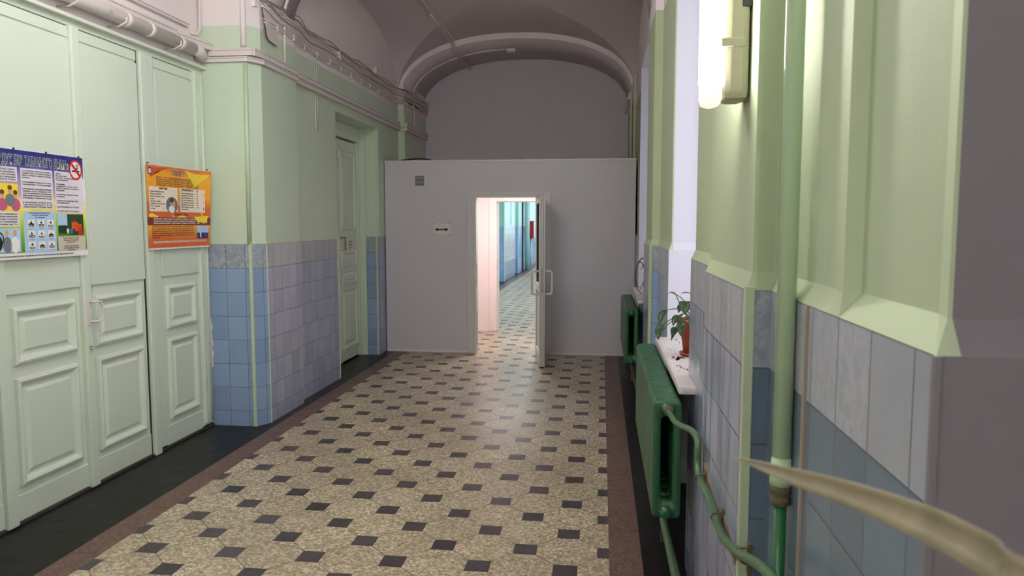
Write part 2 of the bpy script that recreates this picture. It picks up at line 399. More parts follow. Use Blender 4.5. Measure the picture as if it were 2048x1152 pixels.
for i, (a, b_) in enumerate(NICHES[::-1]):
    if a == -.19:      # recess next to the camera, unseen panel added to keep daylight out
        s = MB(); s.box(.355, .985, a+.005, b_-.005, .93, .965, M_sill, .008); structure(s.build('trim_13'))
        s = MB(); s.box(XO+.02, XO+.10, a, b_, .93, 3.32, M_farw, .004); structure(s.build('trim_14'))
        continue
    w = structure(thing('window_%d' % (i+1), (XO+.05, (a+b_)/2, .95)))
    f = MB(); x0, x1 = XO+.03, XO+.09; t = .055
    for (p0, p1, q0, q1) in ((a, a+t, .95, 3.3), (b_-t, b_, .95, 3.3), (a, b_, .95, .95+t), (a, b_, 3.3-t, 3.3), ((a+b_)/2-.04, (a+b_)/2+.04, .95, 3.3), (a, b_, 2.45, 2.53)):
        f.box(x0, x1, p0, p1, q0, q1, M_upvc, .006)
    f.build('window_frame', w)
    g = MB(); g.box(x0+.025, x0+.031, a+t, b_-t, 1.0, 3.25, M_glass_dim if a > 7 else M_glass); g.build('pane', w)
    s = MB(); s.box(.425, .985, a+.005, b_-.005, .93, .965, M_sill, .008)
    s.box(.355, .44, a-.27, b_+.03, .925, .965, M_sill, .012)
    for j in range(16):
        yy = random.uniform(a, b_); xx = random.uniform(.38, .50); s.box(xx, xx+random.uniform(.004, .012), yy, yy+random.uniform(.01, .06), .9648, .9656, M_wood)
    for j in range(7):
        yy = lerp(a+.1, b_-.3, .35)+j*.012; s.box(.405+j*.003, .418+j*.004+random.uniform(0, .008), yy, yy+.03, .9648, .9658, M_wood)
    s.build('sill', w)
    daylight_portal(XO+.14, a, b_, .95, 3.3)
# beads on right pilasters
for i, y in enumerate([1.94, 5.77]):
    b = MB(); b.box(PX-.004, PX+.020, y-.006, y+.02, 0, TZ+.01, M_greenr, .003); structure(b.build('trim_%d' % (10+i)))
b = MB(); b.box(WX-.004, WX+.006, 1.0-.005, 1.006, 0, TZ, M_reveal_shade, .002); structure(b.build('trim_12'))

# near end wall, behind the camera, with the corridor door frame
mb = MB(); mb.box(-3.5, 1.1, -8.0, -7.85, 0, 4.75, M_part); structure(mb.build('wall_near'))

b = MB(); b.box(-4.1, -4.0, -8.1, 61, 0, 4.8, M_blank); b.box(-4.0, -2.9, 11.6, 11.7, 0, 4.8, M_blank); structure(b.build('light_block_shell'))  # unseen shell added to stop sky light leaking in
# ---- vaulted ceiling
CX = -1.205; HW = 1.635; SP = 3.45; CR = .835; EX = 2.2
def prof(t): t = min(1, abs(t)); return (1-t**EX)**(1/EX)
def z1(x): return SP+CR*prof((x-CX)/HW)
mb = MB()
NS = 28
par = [math.sin(math.pi/2*(i/NS)) for i in range(-NS, NS+1)]
def bay(mb, y0, y1):
    yc, hy = (y0+y1)/2, (y1-y0)/2
    V = {}
    for i, u in enumerate(par):
        for j, v in enumerate(par):
            V[i, j] = mb.bm.verts.new((CX+u*HW, yc+v*hy, SP+CR*max(prof(u), prof(v))))
    k = mb.mi(M_ceil); n = len(par)
    for i in range(n-1):
        for j in range(n-1):
            a, b, c, d = V[i, j], V[i+1, j], V[i+1, j+1], V[i, j+1]
            if i == j: fs = ((a, b, c), (a, c, d))
            elif i == n-2-j: fs = ((a, b, d), (b, c, d))
            else: fs = ((a, b, c, d),)
            for f in fs:
                ff = mb.bm.faces.new(f); ff.material_index = k
    for j in range(n-1):
        for i, x in ((0, -3.35), (n-1, .6)):
            a, b = V[i, j].co, V[i, j+1].co
            mb.face([tuple(a), tuple(b), (x, b.y, b.z), (x, a.y, a.z)], M_ceil)
ARCH = [(-5.73, -4.97), (-1.9, -1.14), (1.95, 2.72), (5.86, 6.62), (10.25, 11.56)]
BAYS = [(-8.0, -5.73), (-4.97, -1.9), (-1.14, 1.95), (2.72, 5.86), (6.62, 10.25)]
for a, b_ in BAYS: bay(mb, a, b_)
structure(mb.build('ceiling', normals=False, merge=False))
for i, (a, b_) in enumerate(ARCH):
    a -= .006; mb = MB(); xs = [CX+u*HW for u in par]; t = .078
    def lo(x):
        u = (x-CX)/HW; return SP+(CR-t)*prof(u*1.0)
    def xi(x): return CX+(x-CX)*(HW-.045)/HW
    for p, q in zip(xs, xs[1:]):
        mb.face([(p, a, z1(p)), (q, a, z1(q)), (xi(q), a, lo(q)), (xi(p), a, lo(p))], M_white)
        mb.face([(p, b_, z1(p)), (q, b_, z1(q)), (xi(q), b_, lo(q)), (xi(p), b_, lo(p))], M_white)
        mb.face([(xi(p), a, lo(p)), (xi(q), a, lo(q)), (xi(q), b_, lo(q)), (xi(p), b_, lo(p))], M_ceil, smooth=True)
    for s in ((-1, 1) if a > 9 else ()):   # small capital where the arch lands
        x = CX+s*HW
        mb.box(min(x-s*.10, x+s*.03), max(x-s*.10, x+s*.03), a-.02, b_+.01 if i < 4 else b_-.02, 3.36, 3.40, M_white, .008)
        mb.box(min(x-s*.085, x+s*.05), max(x-s*.085, x+s*.05), a-.01, b_ if i < 4 else b_-.02, 3.40, 3.455, M_white, .01)
    structure(mb.build('trim_%d' % (20+i), merge=True))
b = MB(); b.box(-4, 1.2, -8.1, 11.7, 4.72, 4.8, M_white); structure(b.build('ceiling_slab'))

# ---- far wall with second doorway
DX0, DX1, DH = -1.63, -.66, 2.04
mb = MB()
for (x0, x1, z0, z1_) in ((-3.4, DX0-.02, 0, 4.75), (DX1+.02, 1.1, 0, 4.75), (DX0-.02, DX1+.02, DH+.02, 4.75)):
    mb.box(x0, x1, 11.55, 11.80, z0, z1_, M_farw)
structure(mb.build('wall_far'))
# ---- vestibule partition
PY = 9.53; JX0, JX1, JH = -1.615, -.765, 2.035
mb = MB()
for (x0, x1, z0, z1_) in ((-2.83, JX0-.02, 0, 2.50), (JX1+.02, .425, 0, 2.50), (JX0-.02, JX1+.02, JH+.02, 2.50)):
    mb.box(x0, x1, PY, PY+.10, z0, z1_, M_part)
structure(mb.build('wall_partition'))
b = MB(); b.box(-2.835, .43, PY-.012, PY+.12, 2.495, 2.52, M_upvc, .004); structure(b.build('trim_30'))
b = MB(); b.box(-2.82, JX0-.10, PY-.012, PY-.0, 0, .03, M_white, .004); b.box(JX1+.12, .42, PY-.012, PY-.0, 0, .02, M_white, .004); structure(b.build('baseboard_partition'))
# vestibule side walls and lid
M_vest = paint('pinkish white vestibule panel', srgb(240, 226, 224), .5, .02, .05, .1)
b = MB(); b.box(-2.45, -2.38, PY+.10, 11.55, 0, 2.44, M_vest); structure(b.build('wall_vestibule_left'))
b = MB(); b.box(.28, .35, PY+.10, 11.55, 0, 2.44, M_vest); structure(b.build('wall_vestibule_right'))
b = MB(); b.box(-2.75, .37, PY+.10, 11.55, 2.44, 2.50, M_vest); structure(b.build('ceiling_vestibule'))
b = MB(); b.box(-2.38, DX0-.12, 11.53, 11.549, 0, 2.44, M_vest); b.box(DX0-.12, .28, 11.53, 11.549, DH+.09, 2.44, M_vest); b.box(DX1+.1, .28, 11.53, 11.549, 0, DH+.09, M_vest)
structure(b.build('wall_vestibule_far'))
d4 = structure(thing('door_4', (-1.2, 11.55, 0)))
b = MB()
for (x0, x1, z0, z1_) in ((DX0-.12, DX0, 0, DH+.09), (DX1, DX1+.1, 0, DH+.09), (DX0, DX1, DH, DH+.09)):
    b.box(x0, x1, 11.50, 11.82, z0, z1_, M_vest, .006)
b.box(DX0-.05, DX0-.035, 11.495, 11.505, 0, DH+.03, M_vest, .003)
b.build('door_frame', d4)
b = MB(); b.box(DX0-.004, DX0+.002, 11.60, 11.63, .95, 1.15, M_alu); b.build('strike_plate', d4)

# ---- corridor beyond
M_blue2 = tiles('light blue corridor tile', srgb(158, 184, 226), .2); M_pale2 = tiles('light grey corridor tile', srgb(208, 208, 214), .2)
mb = MB()
def lev(path, mats_low, mat_up):
    wall_levels(mb, [(0, path, mats_low), (1.60, path, mat_up), (3.7, path, None)])
lev([(-2.95, 11.8), (-2.95, 19.2)], M_pale2, M_mint)
lev([(-2.97, 20.35), (-2.97, 21.55), (-2.83, 21.55)], [M_lblue, M_blue2], M_mint)
wall_levels(mb, [(0, [(-2.83, 21.55), (-2.83, 24.3)], M_blue), (.55, [(-2.83, 21.55), (-2.83, 24.3)], M_pale2), (1.60, [(-2.83, 21.55), (-2.83, 24.3)], M_lblue), (3.7, [(-2.83, 21.55), (-2.83, 24.3)], None)])
lev([(-2.83, 24.3), (-2.95, 24.3), (-2.95, 25.2), (-2.83, 25.2)], M_blue2, M_mint)
lev([(-2.83, 25.2), (-2.83, 26.4)], M_blue2, M_lblue)
lev([(-2.83, 26.4), (-3.05, 26.4), (-3.05, 26.95), (-2.83, 26.95)], M_blank, M_blank)  # recess coloured dark to stand for its shade
lev([(-2.83, 26.95), (-2.83, 28.9), (-2.78, 28.9), (-2.78, 30.9), (-2.83, 30.9), (-2.83, 34.2), (-2.75, 34.2), (-2.75, 35.0), (-2.83, 35.0), (-2.83, 60)], M_blue2, [M_lblue, M_mint, M_mint, M_mint, M_lblue, M_mint, M_mint, M_mint, M_lblue])
structure(mb.build('wall_left_beyond', normals=False))
b = MB(); b.box(-2.86, -2.80, 23.1, 23.35, 1.66, 3.7, M_mint, .01); structure(b.build('trim_31'))
b = MB(); b.box(-2.845, -2.815, 21.53, 21.57, 0, 3.7, M_mint, .004); structure(b.build('trim_32'))
b = MB(); b.box(-2.845, -2.80, 25.17, 25.23, 0, 3.7, M_mint, .004); structure(b.build('trim_33'))
mb = MB()
ys = 11.8
while ys < 60:
    mb.box(.43, .9, ys, min(60, ys+1.1), 0, 3.7, M_mint)
    mb.box(.43, .9, ys+1.1, ys+3.83, 0, .95, M_mint); mb.box(.43, .9, ys+1.1, ys+3.83, 3.4, 3.7, M_mint)
    if ys < 40: daylight_portal(.9, ys+1.1, ys+3.83, .95, 3.4)
    ys += 3.83
structure(mb.build('wall_right_beyond'))
b = MB(); b.box(-3.4, .95, 11.8, 60, 3.7, 3.8, M_white); structure(b.build('ceiling_beyond'))
b = MB(); b.box(-3.4, .95, 60, 60.1, 0, 3.8, M_mint); structure(b.build('wall_end_beyond'))
d5 = structure(thing('door_5', (-2.97, 19.8, 0)))
b = MB(); b.box(-3.02, -2.95, 19.2, 20.35, 0, 3.7, M_reveal, .01)
b.build('door_leaf', d5)
b = MB(); b.box(-2.95, -2.90, 20.15, 20.27, 1.30, 1.50, M_black, .01); b.build('handle', d5)

# ---------------------------------------------------------------- door_1 : big panelled doors on the left
d1 = structure(thing('door_1', (-3.25, 4.4, 0)))
XF = -3.25
def ring_panel(b, y0, y1, z0, z1_, steps, m, x=XF):
    prev = None
    for ins, h in steps:
        r = [(x+h, y0+ins, z0+ins), (x+h, y1-ins, z0+ins), (x+h, y1-ins, z1_-ins), (x+h, y0+ins, z1_-ins)]
        vs = [b.bm.verts.new(p) for p in r]
        if prev:
            for i in range(4):
                f = b.bm.faces.new((prev[i], prev[(i+1) % 4], vs[(i+1) % 4], vs[i])); f.material_index = b.mi(m)
        prev = vs
    f = b.bm.faces.new(prev); f.material_index = b.mi(m)
STEPS = [(0, -.001), (.006, .016), (.022, .022), (.034, .016), (.046, .002), (.060, -.004), (.066, -.004), (.088, .010), (.094, .010)]
STEPS = [(i, h+.002) for i, h in STEPS]
def leaf1(y0, y1, skip=False):
    b = MB(); b.box(XF-.05, XF, y0, y1, .02, 2.90, M_door, .004)
    b.box(XF-.01, XF+.014, y0+.004, y1-.004, 1.305, 2.815, M_door, .005)      # plywood field above
    b.box(XF-.01, XF+.010, y0+.004, y1-.004, 2.830, 2.895, M_door, .004)
    b.box(XF-.01, XF+.006, y0, y1, 0.02, .17, M_door, .006)
    ring_panel(b, y0+.05, y1-.05, .905, 1.235, STEPS, M_door)
    ring_panel(b, y0+.05, y1-.05, .215, .835, STEPS, M_door)
    return b.build('door_leaf', d1)
leaf1(2.88, 3.60); leaf1(3.66, 4.265); leaf1(4.335, 4.935); leaf1(5.135, 5.64)
for (y0, y1, h, z0) in ((4.262, 4.338, .034, 0.01), (3.585, 3.665, .03, .01), (4.951, 5.03, .03, 0.0), (5.035, 5.13, .012, .03)):
    b = MB(); b.box(XF-.05, XF+h, y0, y1, z0, 2.905, M_door, .01); b.build('door_batten', d1)
b = MB(); b.box(XF-.05, XF+.01, 5.645, 5.80, 0.03, 2.91, M_door, .006); b.box(XF, XF+.03, 5.655, 5.69, .05, 2.91, M_door, .01); b.box(XF, XF+.02, 5.71, 5.74, .05, 2.91, M_door, .008)
b.tube([(XF+.012, 5.775, .05), (XF+.012, 5.775, 2.9)], .012, M_door, 8); b.build('door_frame', d1)
b = MB(); b.box(XF-.05, XF+.006, 2.78, 5.80, 2.905, 2.95, M_door, .004); b.box(XF-.01, XF+.05, 2.78, 5.80, 2.94, 2.965, M_trunk, .006); b.build('lintel', d1)
b = MB(); b.box(XF-.07, XF+.015, 2.78, 5.80, 0.0, .018, M_blank, .004); b.build('threshold', d1)
b = MB(); b.box(XF-.045, XF+.002, 4.936, 4.950, .02, 2.90, M_black); b.build('gap_shade_strip', d1)  # black strip fills the joint to stand for its shade
hb = MB(); hx = XF+.035
hb.tube([(hx, 4.30, 1.205), (hx+.035, 4.315, 1.207), (hx+.05, 4.345, 1.205), (hx+.05, 4.36, 1.19), (hx+.05, 4.362, 1.10), (hx+.05, 4.35, 1.085), (hx+.035, 4.32, 1.08), (hx, 4.30, 1.08)], .007, M_trunk, 8)
hb.box(hx-.004, hx+.006, 4.285, 4.315, 1.055, 1.23, M_trunk, .003); hb.box(hx-.002, hx+.012, 4.29, 4.31, .90, .925, M_wood, .003); hb.build('handle', d1)

# grime line at the foot of the doors and walls
# ---------------------------------------------------------------- door_2 : recessed panelled door
d2 = structure(thing('door_2', (-3.12, 8.5, 0)))
b = MB(); XD = -3.10
b.box(XD-.05, XD, 7.78, 9.19, .02, 2.70, M_door, .006)
for (y0, y1) in ((7.88, 8.42), (8.56, 9.10)):
    ring_panel(b, y0, y1, 1.62, 2.58, STEPS, M_door, XD); ring_panel(b, y0, y1, 1.18, 1.38, [(i*.7, h) for i, h in STEPS], M_door, XD)
    ring_panel(b, y0, y1, .96, 1.14, [(i*.7, h) for i, h in STEPS], M_door, XD); ring_panel(b, y0, y1, .16, .92, STEPS, M_door, XD)
b.box(XD, XD+.02, 8.46, 8.52, .02, 2.70, M_door, .008)
b.build('door_leaf', d2)
b = MB(); b.box(XD-.06, XD+.03, 7.77, 9.23, 2.72, 2.80, M_door, .01); b.box(XD-.06, XD+.015, 7.77, 9.23, 2.80, 2.899, M_door, .006); b.box(XD-.06, XD+.02, 9.195, 9.232, 0, 2.75, M_door, .004); b.build('door_frame', d2)
b = MB(); b.tube([(XD, 8.53, 1.53), (XD+.06, 8.53, 1.53), (XD+.065, 8.56, 1.53)], .010, M_alu, 8); b.build('handle', d2)

# ---------------------------------------------------------------- door_3 : plastic door standing open in the partition
d3 = structure(thing('door_3', (-1.2, PY, 0)))
b = MB()
for (x0, x1, z0, z1_) in ((JX0-.115, JX0-.03, 0, JH+.085), (JX1+.03, JX1+.115, 0, JH+.085), (JX0-.03, JX1+.03, JH+.02, JH+.085)):
    b.box(x0, x1, PY-.022, PY, z0, z1_, M_upvc, .004)
for (x0, x1, z0, z1_) in ((JX0-.035, JX0, 0, JH+.04), (JX1, JX1+.035, 0, JH+.04), (JX0, JX1, JH, JH+.04)):
    b.box(x0, x1, PY-.035, PY+.11, z0, z1_, M_upvc, .005)
b.build('door_frame', d3)
b = MB(); b.box(JX0-.006, JX0+.003, PY-.015, PY+.03, .88, 1.18, M_alu, .001); b.box(JX0-.006, JX0+.002, PY+.01, PY+.03, .1, .55, M_black); b.build('strike_plate', d3)
# leaf, built closed then swung: local axes from hinge (0,0) along +X
ang = math.atan2(8.64-PY+.03, -.655-(-.775)); Lf = .91
leaf = thing('door_leaf', (-.775, PY-.03, .012)); leaf.parent = d3; leaf.matrix_parent_inverse = Matrix.Translation(-d3.location)
leaf.rotation_euler = (0, 0, ang)
def lbuild(b, n):
    o = b.build(n); o.parent = leaf; return o
b = MB(); T = .065; Lz = 2.03
for (x0, x1, z0, z1_) in ((0, .10, 0, Lz), (Lf-.10, Lf, 0, Lz), (.1, Lf-.1, 0, .13), (.1, Lf-.1, Lz-.1, Lz), (.1, Lf-.1, .86, .95)):
    b.box(x0, x1, -T, 0, z0, z1_, M_upvc, .004)
for xx in (-.047, -.02): b.box(Lf-.001, Lf+.003, xx-.002, xx+.002, 0, Lz, M_black)
b.build('x').name = 'door_leaf_profile'; o = bpy.data.objects['door_leaf_profile']; o.parent = leaf; o.name = 'leaf_profile'
b = MB(); b.box(.1, Lf-.1, -.04, -.025, .95, Lz-.1, M_glass); lbuild(b, 'pane')
b = MB(); b.box(.1, Lf-.1, -.045, -.02, .13, .86, M_upvc); lbuild(b, 'infill_panel')
b = MB(); b.box(.1, .112, -.052, -.012, .95, Lz-.1, M_black); b.box(Lf-.112, Lf-.1, -.052, -.012, .95, Lz-.1, M_black); b.box(.0, Lf, -.06, -.005, -.008, .004, M_black); lbuild(b, 'gasket')
for s in (1, -1):
    b = MB(); y0 = 0.0 if s > 0 else -T; e = .085*s; xh = Lf-.055
    z0, z1_ = .86, 1.13
    b.tube([(xh, y0, z0), (xh, y0+e*.75, z0), (xh, y0+e*.95, z0+.012), (xh, y0+e, z0+.03), (xh, y0+e, z1_-.03), (xh, y0+e*.95, z1_-.012), (xh, y0+e*.75, z1_), (xh, y0, z1_)], .014, M_upvc, 12)
    lbuild(b, 'pull_handle')
b = MB(); b.box(Lf-.001, Lf+.005, -T+.012, -.014, .88, 1.17, M_alu, .001); lbuild(b, 'lock_plate')
b = MB(); b.box(Lf-.08, Lf-.035, -T-.004, .004, .93, 1.03, M_alu, .006); lbuild(b, 'lock_cylinder')

# ---------------------------------------------------------------- partition fittings
v = MB(); vx0, vx1, vz0, vz1 = -2.425, -2.295, 2.185, 2.325
v.box(vx0-.012, vx1+.012, PY-.012, PY-.001, vz0-.012, vz1+.012, M_upvc, .004)
v.box(vx0+.004, vx1-.004, PY-.0135, PY-.012, vz0+.004, vz1-.004, M_black)
for i in range(8):
    z = vz0+.008+i*.0168; v.box(vx0+.002, vx1-.002, PY-.016, PY-.013, z, z+.0065, M_upvc, .001)
tag(v.build('vent_grille'), 'small square white louvred vent grille high on the partition', 'vent')
p = MB(); y = PY-.003
p.box(-2.185, -1.955, y-.001, y, 1.555, 1.700, M_paper)
P = lambda x, z, k=1: (x, y-.0012-.0004*k, z)
k = M_ink; zc = 1.622
p.face([P(-2.125, zc+.010), P(-2.025, zc+.010), P(-2.025, zc-.010), P(-2.125, zc-.010)], k)
p.face([P(-2.165, zc), P(-2.125, zc+.026), P(-2.125, zc-.026)], k); p.face([P(-1.985, zc), P(-2.025, zc+.026), P(-2.025, zc-.026)], k)
for i in range(3): p.face([P(-2.12+i*.03, zc+.004, 2), P(-2.1+i*.03, zc+.004, 2), P(-2.1+i*.03, zc+.001, 2), P(-2.12+i*.03, zc+.001, 2)], M_paper)
sg = tag(p.build('arrow_sign', normals=True), 'white paper sign with a black double headed arrow taped to the partition', 'sign')
for (x0, z0) in ((-2.19, 1.69), (-1.985, 1.69), (-2.19, 1.545), (-1.985, 1.545)): t = MB(); t.box(x0, x0+.035, y-.0026, y-.0022, z0, z0+.02, M_tape); t.build('tape', sg)
# notice on the recessed door
nb = MB(); xn = XD+.026
nb.box(xn-.002, xn, 8.70, 8.97, 1.34, 1.53, M_paper)
for i, w in enumerate(('ВЕДУТСЯ', 'РЕМОНТНЫЕ', 'РАБОТЫ')):
    zz = 1.468-i*.038
    nb.text(w, .026, M_ink, lambda a, b_, c, zz=zz: (xn+.0006, 8.835+a, zz+b_), 'CENTER', .13 if i == 1 else .10, .001)
tag(nb.build('paper_notice', normals=False), 'white paper notice with three lines of black text on the recessed green door', 'notice')

# cable scraps lying on top of the partition
b = MB(); b.tube([(-2.62, PY+.04, 2.525), (-2.5, PY+.05, 2.535), (-2.4, PY+.05, 2.545), (-2.3, PY+.06, 2.54), (-2.22, PY+.06, 2.525)], .010, M_black, 6)
tag(b.build('cable_scrap'), 'dark cable scrap lying on the top edge of the white partition', 'cable')

# ---------------------------------------------------------------- posters
def poster_place(y0, z1_, warp, x0):
    # local s (right, m), t (down negative... up from top = negative), n layer
    return lambda s, t, n: (x0+warp(s, -t)+n*.0007, y0+s, z1_+t)
def rect(b, pl, s0, s1, t0, t1, n, m, nx=6, ny=3, r=0):
    for i in range(nx):
        for j in range(ny):
            a, c = lerp(s0, s1, i/nx), lerp(s0, s1, (i+1)/nx); d, e = lerp(t0, t1, j/ny), lerp(t0, t1, (j+1)/ny)
            b.face([pl(a, d, n), pl(c, d, n), pl(c, e, n), pl(a, e, n)], m)
def blob(b, pl, cs, ct, rs, rt, n, m, k=14, a0=0, a1=2*math.pi):
    pts = [pl(cs+rs*math.cos(a0+(a1-a0)*i/k), ct+rt*math.sin(a0+(a1-a0)*i/k), n) for i in range(k if a1-a0 > 6.2 else k+1)]
    b.face(pts, m)
def poly(b, pl, pts, n, m): b.face([pl(s, t, n) for s, t in pts], m)
def ringp(b, pl, cs, ct, r0, r1, n, m, k=24):
    for i in range(k):
        a, c = 2*math.pi*i/k, 2*math.pi*(i+1)/k
        b.face([pl(cs+r0*math.cos(a), ct+r0*math.sin(a), n), pl(cs+r1*math.cos(a), ct+r1*math.sin(a), n), pl(cs+r1*math.cos(c), ct+r1*math.sin(c), n), pl(cs+r0*math.cos(c), ct+r0*math.sin(c), n)], m)
def para(b, pl, lines, s0, t0, size, lead, mat, width=None, n=3, align='LEFT'):
    for i, ln in enumerate(lines):
        if ln:
            full = width if (width and len(ln) > 18) else None
            b.text(ln, size, mat, lambda a, c, d, i=i: pl(s0+a, t0-i*lead+c, n), align, full, .0003)
def P_(name, *c): return plain(name, srgb(*c), .45)
navy = P_('navy ink', 34, 40, 110); red = P_('red ink', 196, 30, 42); yel = P_('yellow ink', 244, 214, 60); skyb = P_('sky ink', 176, 206, 236)
panelw = P_('pale panel ink', 226, 218, 226); grn = P_('green ink', 70, 120, 50); skin = P_('skin ink', 216, 160, 130); pink = P_('magenta ink', 190, 90, 130)
brown = P_('brown ink', 96, 60, 40); org = P_('orange ink', 222, 88, 30); dgreen = P_('dark green ink', 30, 66, 30); whitei = P_('white ink', 235, 232, 230); teal = P_('teal ink', 40, 130, 150)
beige = P_('beige ink', 206, 196, 180); yel2 = P_('golden ink', 240, 170, 30); maroon = P_('maroon ink', 130, 44, 30); orred = P_('orange red ink', 206, 80, 36); cream = P_('cream ink', 240, 222, 206); gryi = P_('grey ink', 110, 120, 130)
# background print: colour bands of the poster itself, by height
def print_bg(name, z0, z1_, stops, ns=.06):
    k = N(name); sep = k.n('ShaderNodeSeparateXYZ'); k.l(k.pos(), sep.inputs[0])
    f = k.math('DIVIDE', k.math('SUBTRACT', sep.outputs[2], z0), z1_-z0)
    f = k.math('ADD', f, k.math('MULTIPLY', k.math('SUBTRACT', k.noise(9, 3), .5), ns*3))
    return k.set(k.ramp(f, stops), .35)
pt_z1, pt_z0 = 2.112, 1.500
bgm = print_bg('smoking poster print', 1.515, 2.112, [(0, srgb(70, 110, 40)), (.12, srgb(96, 150, 50)), (.3, srgb(170, 200, 60)), (.48, srgb(246, 226, 110)), (.58, srgb(196, 176, 190)), (.78, srgb(122, 116, 176)), (.88, srgb(46, 50, 128)), (1, srgb(36, 40, 120))])
pw = .98; py0 = 3.459
_p = poster_place(py0, 2.108, lambda s, t: .012+.006*math.sin(s*5)+(.012*max(0, (s-.74)/.1)**2 if s > .74 else 0)*(.3 if t < .2 else .7), -3.216)
pl = lambda s, t, n: _p(.898*s-.039, t, n)
b = MB()
rect(b, pl, .0434, pw, -.606, 0, 0, whitei, 20, 6); rect(b, pl, .0434, pw-.006, -.570, -.004, 1, bgm, 20, 6)
b.text('«ВОЗДУХ БЕЗ ТАБАЧНОГО ДЫМА»', .070, whitei, lambda a, c, d: pl(.164+a, -.084+c, 2), 'LEFT', .676, .0030)
b.text('«ВОЗДУХ БЕЗ ТАБАЧНОГО ДЫМА»', .070, dgreen, lambda a, c, d: pl(.166+a, -.084+c, 3), 'LEFT', .672, .0005)
# right column panels
c3, c2, c1 = pw-.325, pw-.63, pw-.93
c3 = .695; c2 = .40; c1 = .10
rect(b, pl, c3, pw-.02, -.345, -.10, 2, panelw, 4, 2); rect(b, pl, c2, c2+.275, -.325, -.10, 2, panelw, 4, 2); rect(b, pl, c1, c1+.275, -.18, -.10, 2, panelw, 4, 2)
para(b, pl, ['лифтах и', 'подъездах жилых', 'домов, учреждениях,', 'торговых объектах;', '', 'в помещениях', 'социальных служб, органов', 'власти, правительственных', 'учреждений;', '', 'на рабочих местах и в зонах', 'помещениях;', '', 'в лифтах и помещениях общего', 'пользования домов;', '', 'на автозаправочных станциях;', '', 'на детских площадках'], c3+.01, -.118, .0125, .0122, M_ink, .225)
para(b, pl, ['в аэропортах, вокзалах, в портах,', 'станциях метро, на открытом воздухе', 'менее 15 метров от входов на станции', 'и вокзалы;', '', 'в помещениях социальных служб,', 'городских сообщений;', '', 'в помещениях для предоставления', 'жилищных услуг, гостиничных услуг,', 'услуг по временному размещению,', 'обеспечению временного проживания', '(гостиницы, общежития и др.)', '', 'в помещениях бытовых услуг,', 'торговли, рынков и т. д., на', 'общественного питания, барах'], c2+.01, -.118, .0125, .0125, M_ink, .25)
para(b, pl, ['ЗАПРЕЩЕНО КУРЕНИЕ ТАБАКА', 'на территориях и в помещениях,', 'предназначенных для оказания', 'услуг образования, учреждений', 'культуры и в области спорта'], c1+.01, -.118, .0125, .0135, M_ink, .25)
# group photo of young people, far left column
rect(b, pl, c1, c1+.275, -.335, -.19, 2, yel, 4, 2)
for (s, t, m1) in ((.03, -.22, M_ink), (.09, -.235, brown), (.15, -.25, pink), (.21, -.225, gryi), (.25, -.25, pink)):
    blob(b, pl, c1+s, t-.055, .038, .035, 3, m1); blob(b, pl, c1+s, t, .016, .021, 4, skin); blob(b, pl, c1+s, t+.012, .017, .013, 5, brown)
rect(b, pl, c1, c1+.275, -.425, -.345, 2, panelw, 4, 2)
para(b, pl, ['на судах дальнего плавания и в', 'поездах, в городском транспорте,', 'на воздушных судах, в салонах', 'пригородного сообщения,', 'на расстоянии менее чем 15 м'], c1+.01, -.360, .0125, .0140, M_ink, .25)
rect(b, pl, c1, c1+.275, -.565, -.435, 2, skyb, 4, 2)
for (s, t, m1) in ((.10, -.45, M_ink), (.17, -.46, gryi), (.23, -.46, whitei)):
    blob(b, pl, c1+s, t-.065, .035, .045, 3, m1); blob(b, pl, c1+s, t, .014, .018, 4, skin)
blob(b, pl, c1+.05, -.525, .045, .038, 5, red); blob(b, pl, c1+.055, -.46, .018, .022, 6, skin); blob(b, pl, c1+.05, -.448, .019, .014, 7, brown); ringp(b, pl, c1+.11, -.49, .028, .036, 5, M_ink)
# icon table
rect(b, pl, c2+.005, c2+.285, -.575, -.340, 2, skyb, 4, 2)
para(b, pl, ['за нарушение законодательства', 'о запрете курения табака', 'Где запрещено'], c2+.145, -.352, .0115, .0125, navy, None, 3, 'CENTER')
for i in range(3):
    for j in range(3):
        s, t = c2+.035+i*.085, -.386-j*.062
        rect(b, pl, s, s+.062, t-.044, t, 3, whitei, 1, 1)
        h = [(.010, .030), (.008, .024), (.012, .018)][(i+j) % 3]
        rect(b, pl, s+.008, s+.054, t-.040, t-.040+h[1]*.6, 4, M_ink, 1, 1); poly(b, pl, [(s+.02, t-.022), (s+.031, t-.006-.003*((i*j) % 3)), (s+.042, t-.022)], 4, M_ink)
        for q in range(3): rect(b, pl, s+.014+q*.013, s+.021+q*.013, t-.037, t-.030, 5, whitei, 1, 1)
        b.text(('школы', 'стадионы', 'магазины', 'вокзалы', 'лифты', 'музеи', 'вузы', 'кафе', 'пляжи')[i+3*j], .009, navy, lambda a, c, d, s=s, t=t: pl(s+.031+a, t-.053+c, 4), 'CENTER')
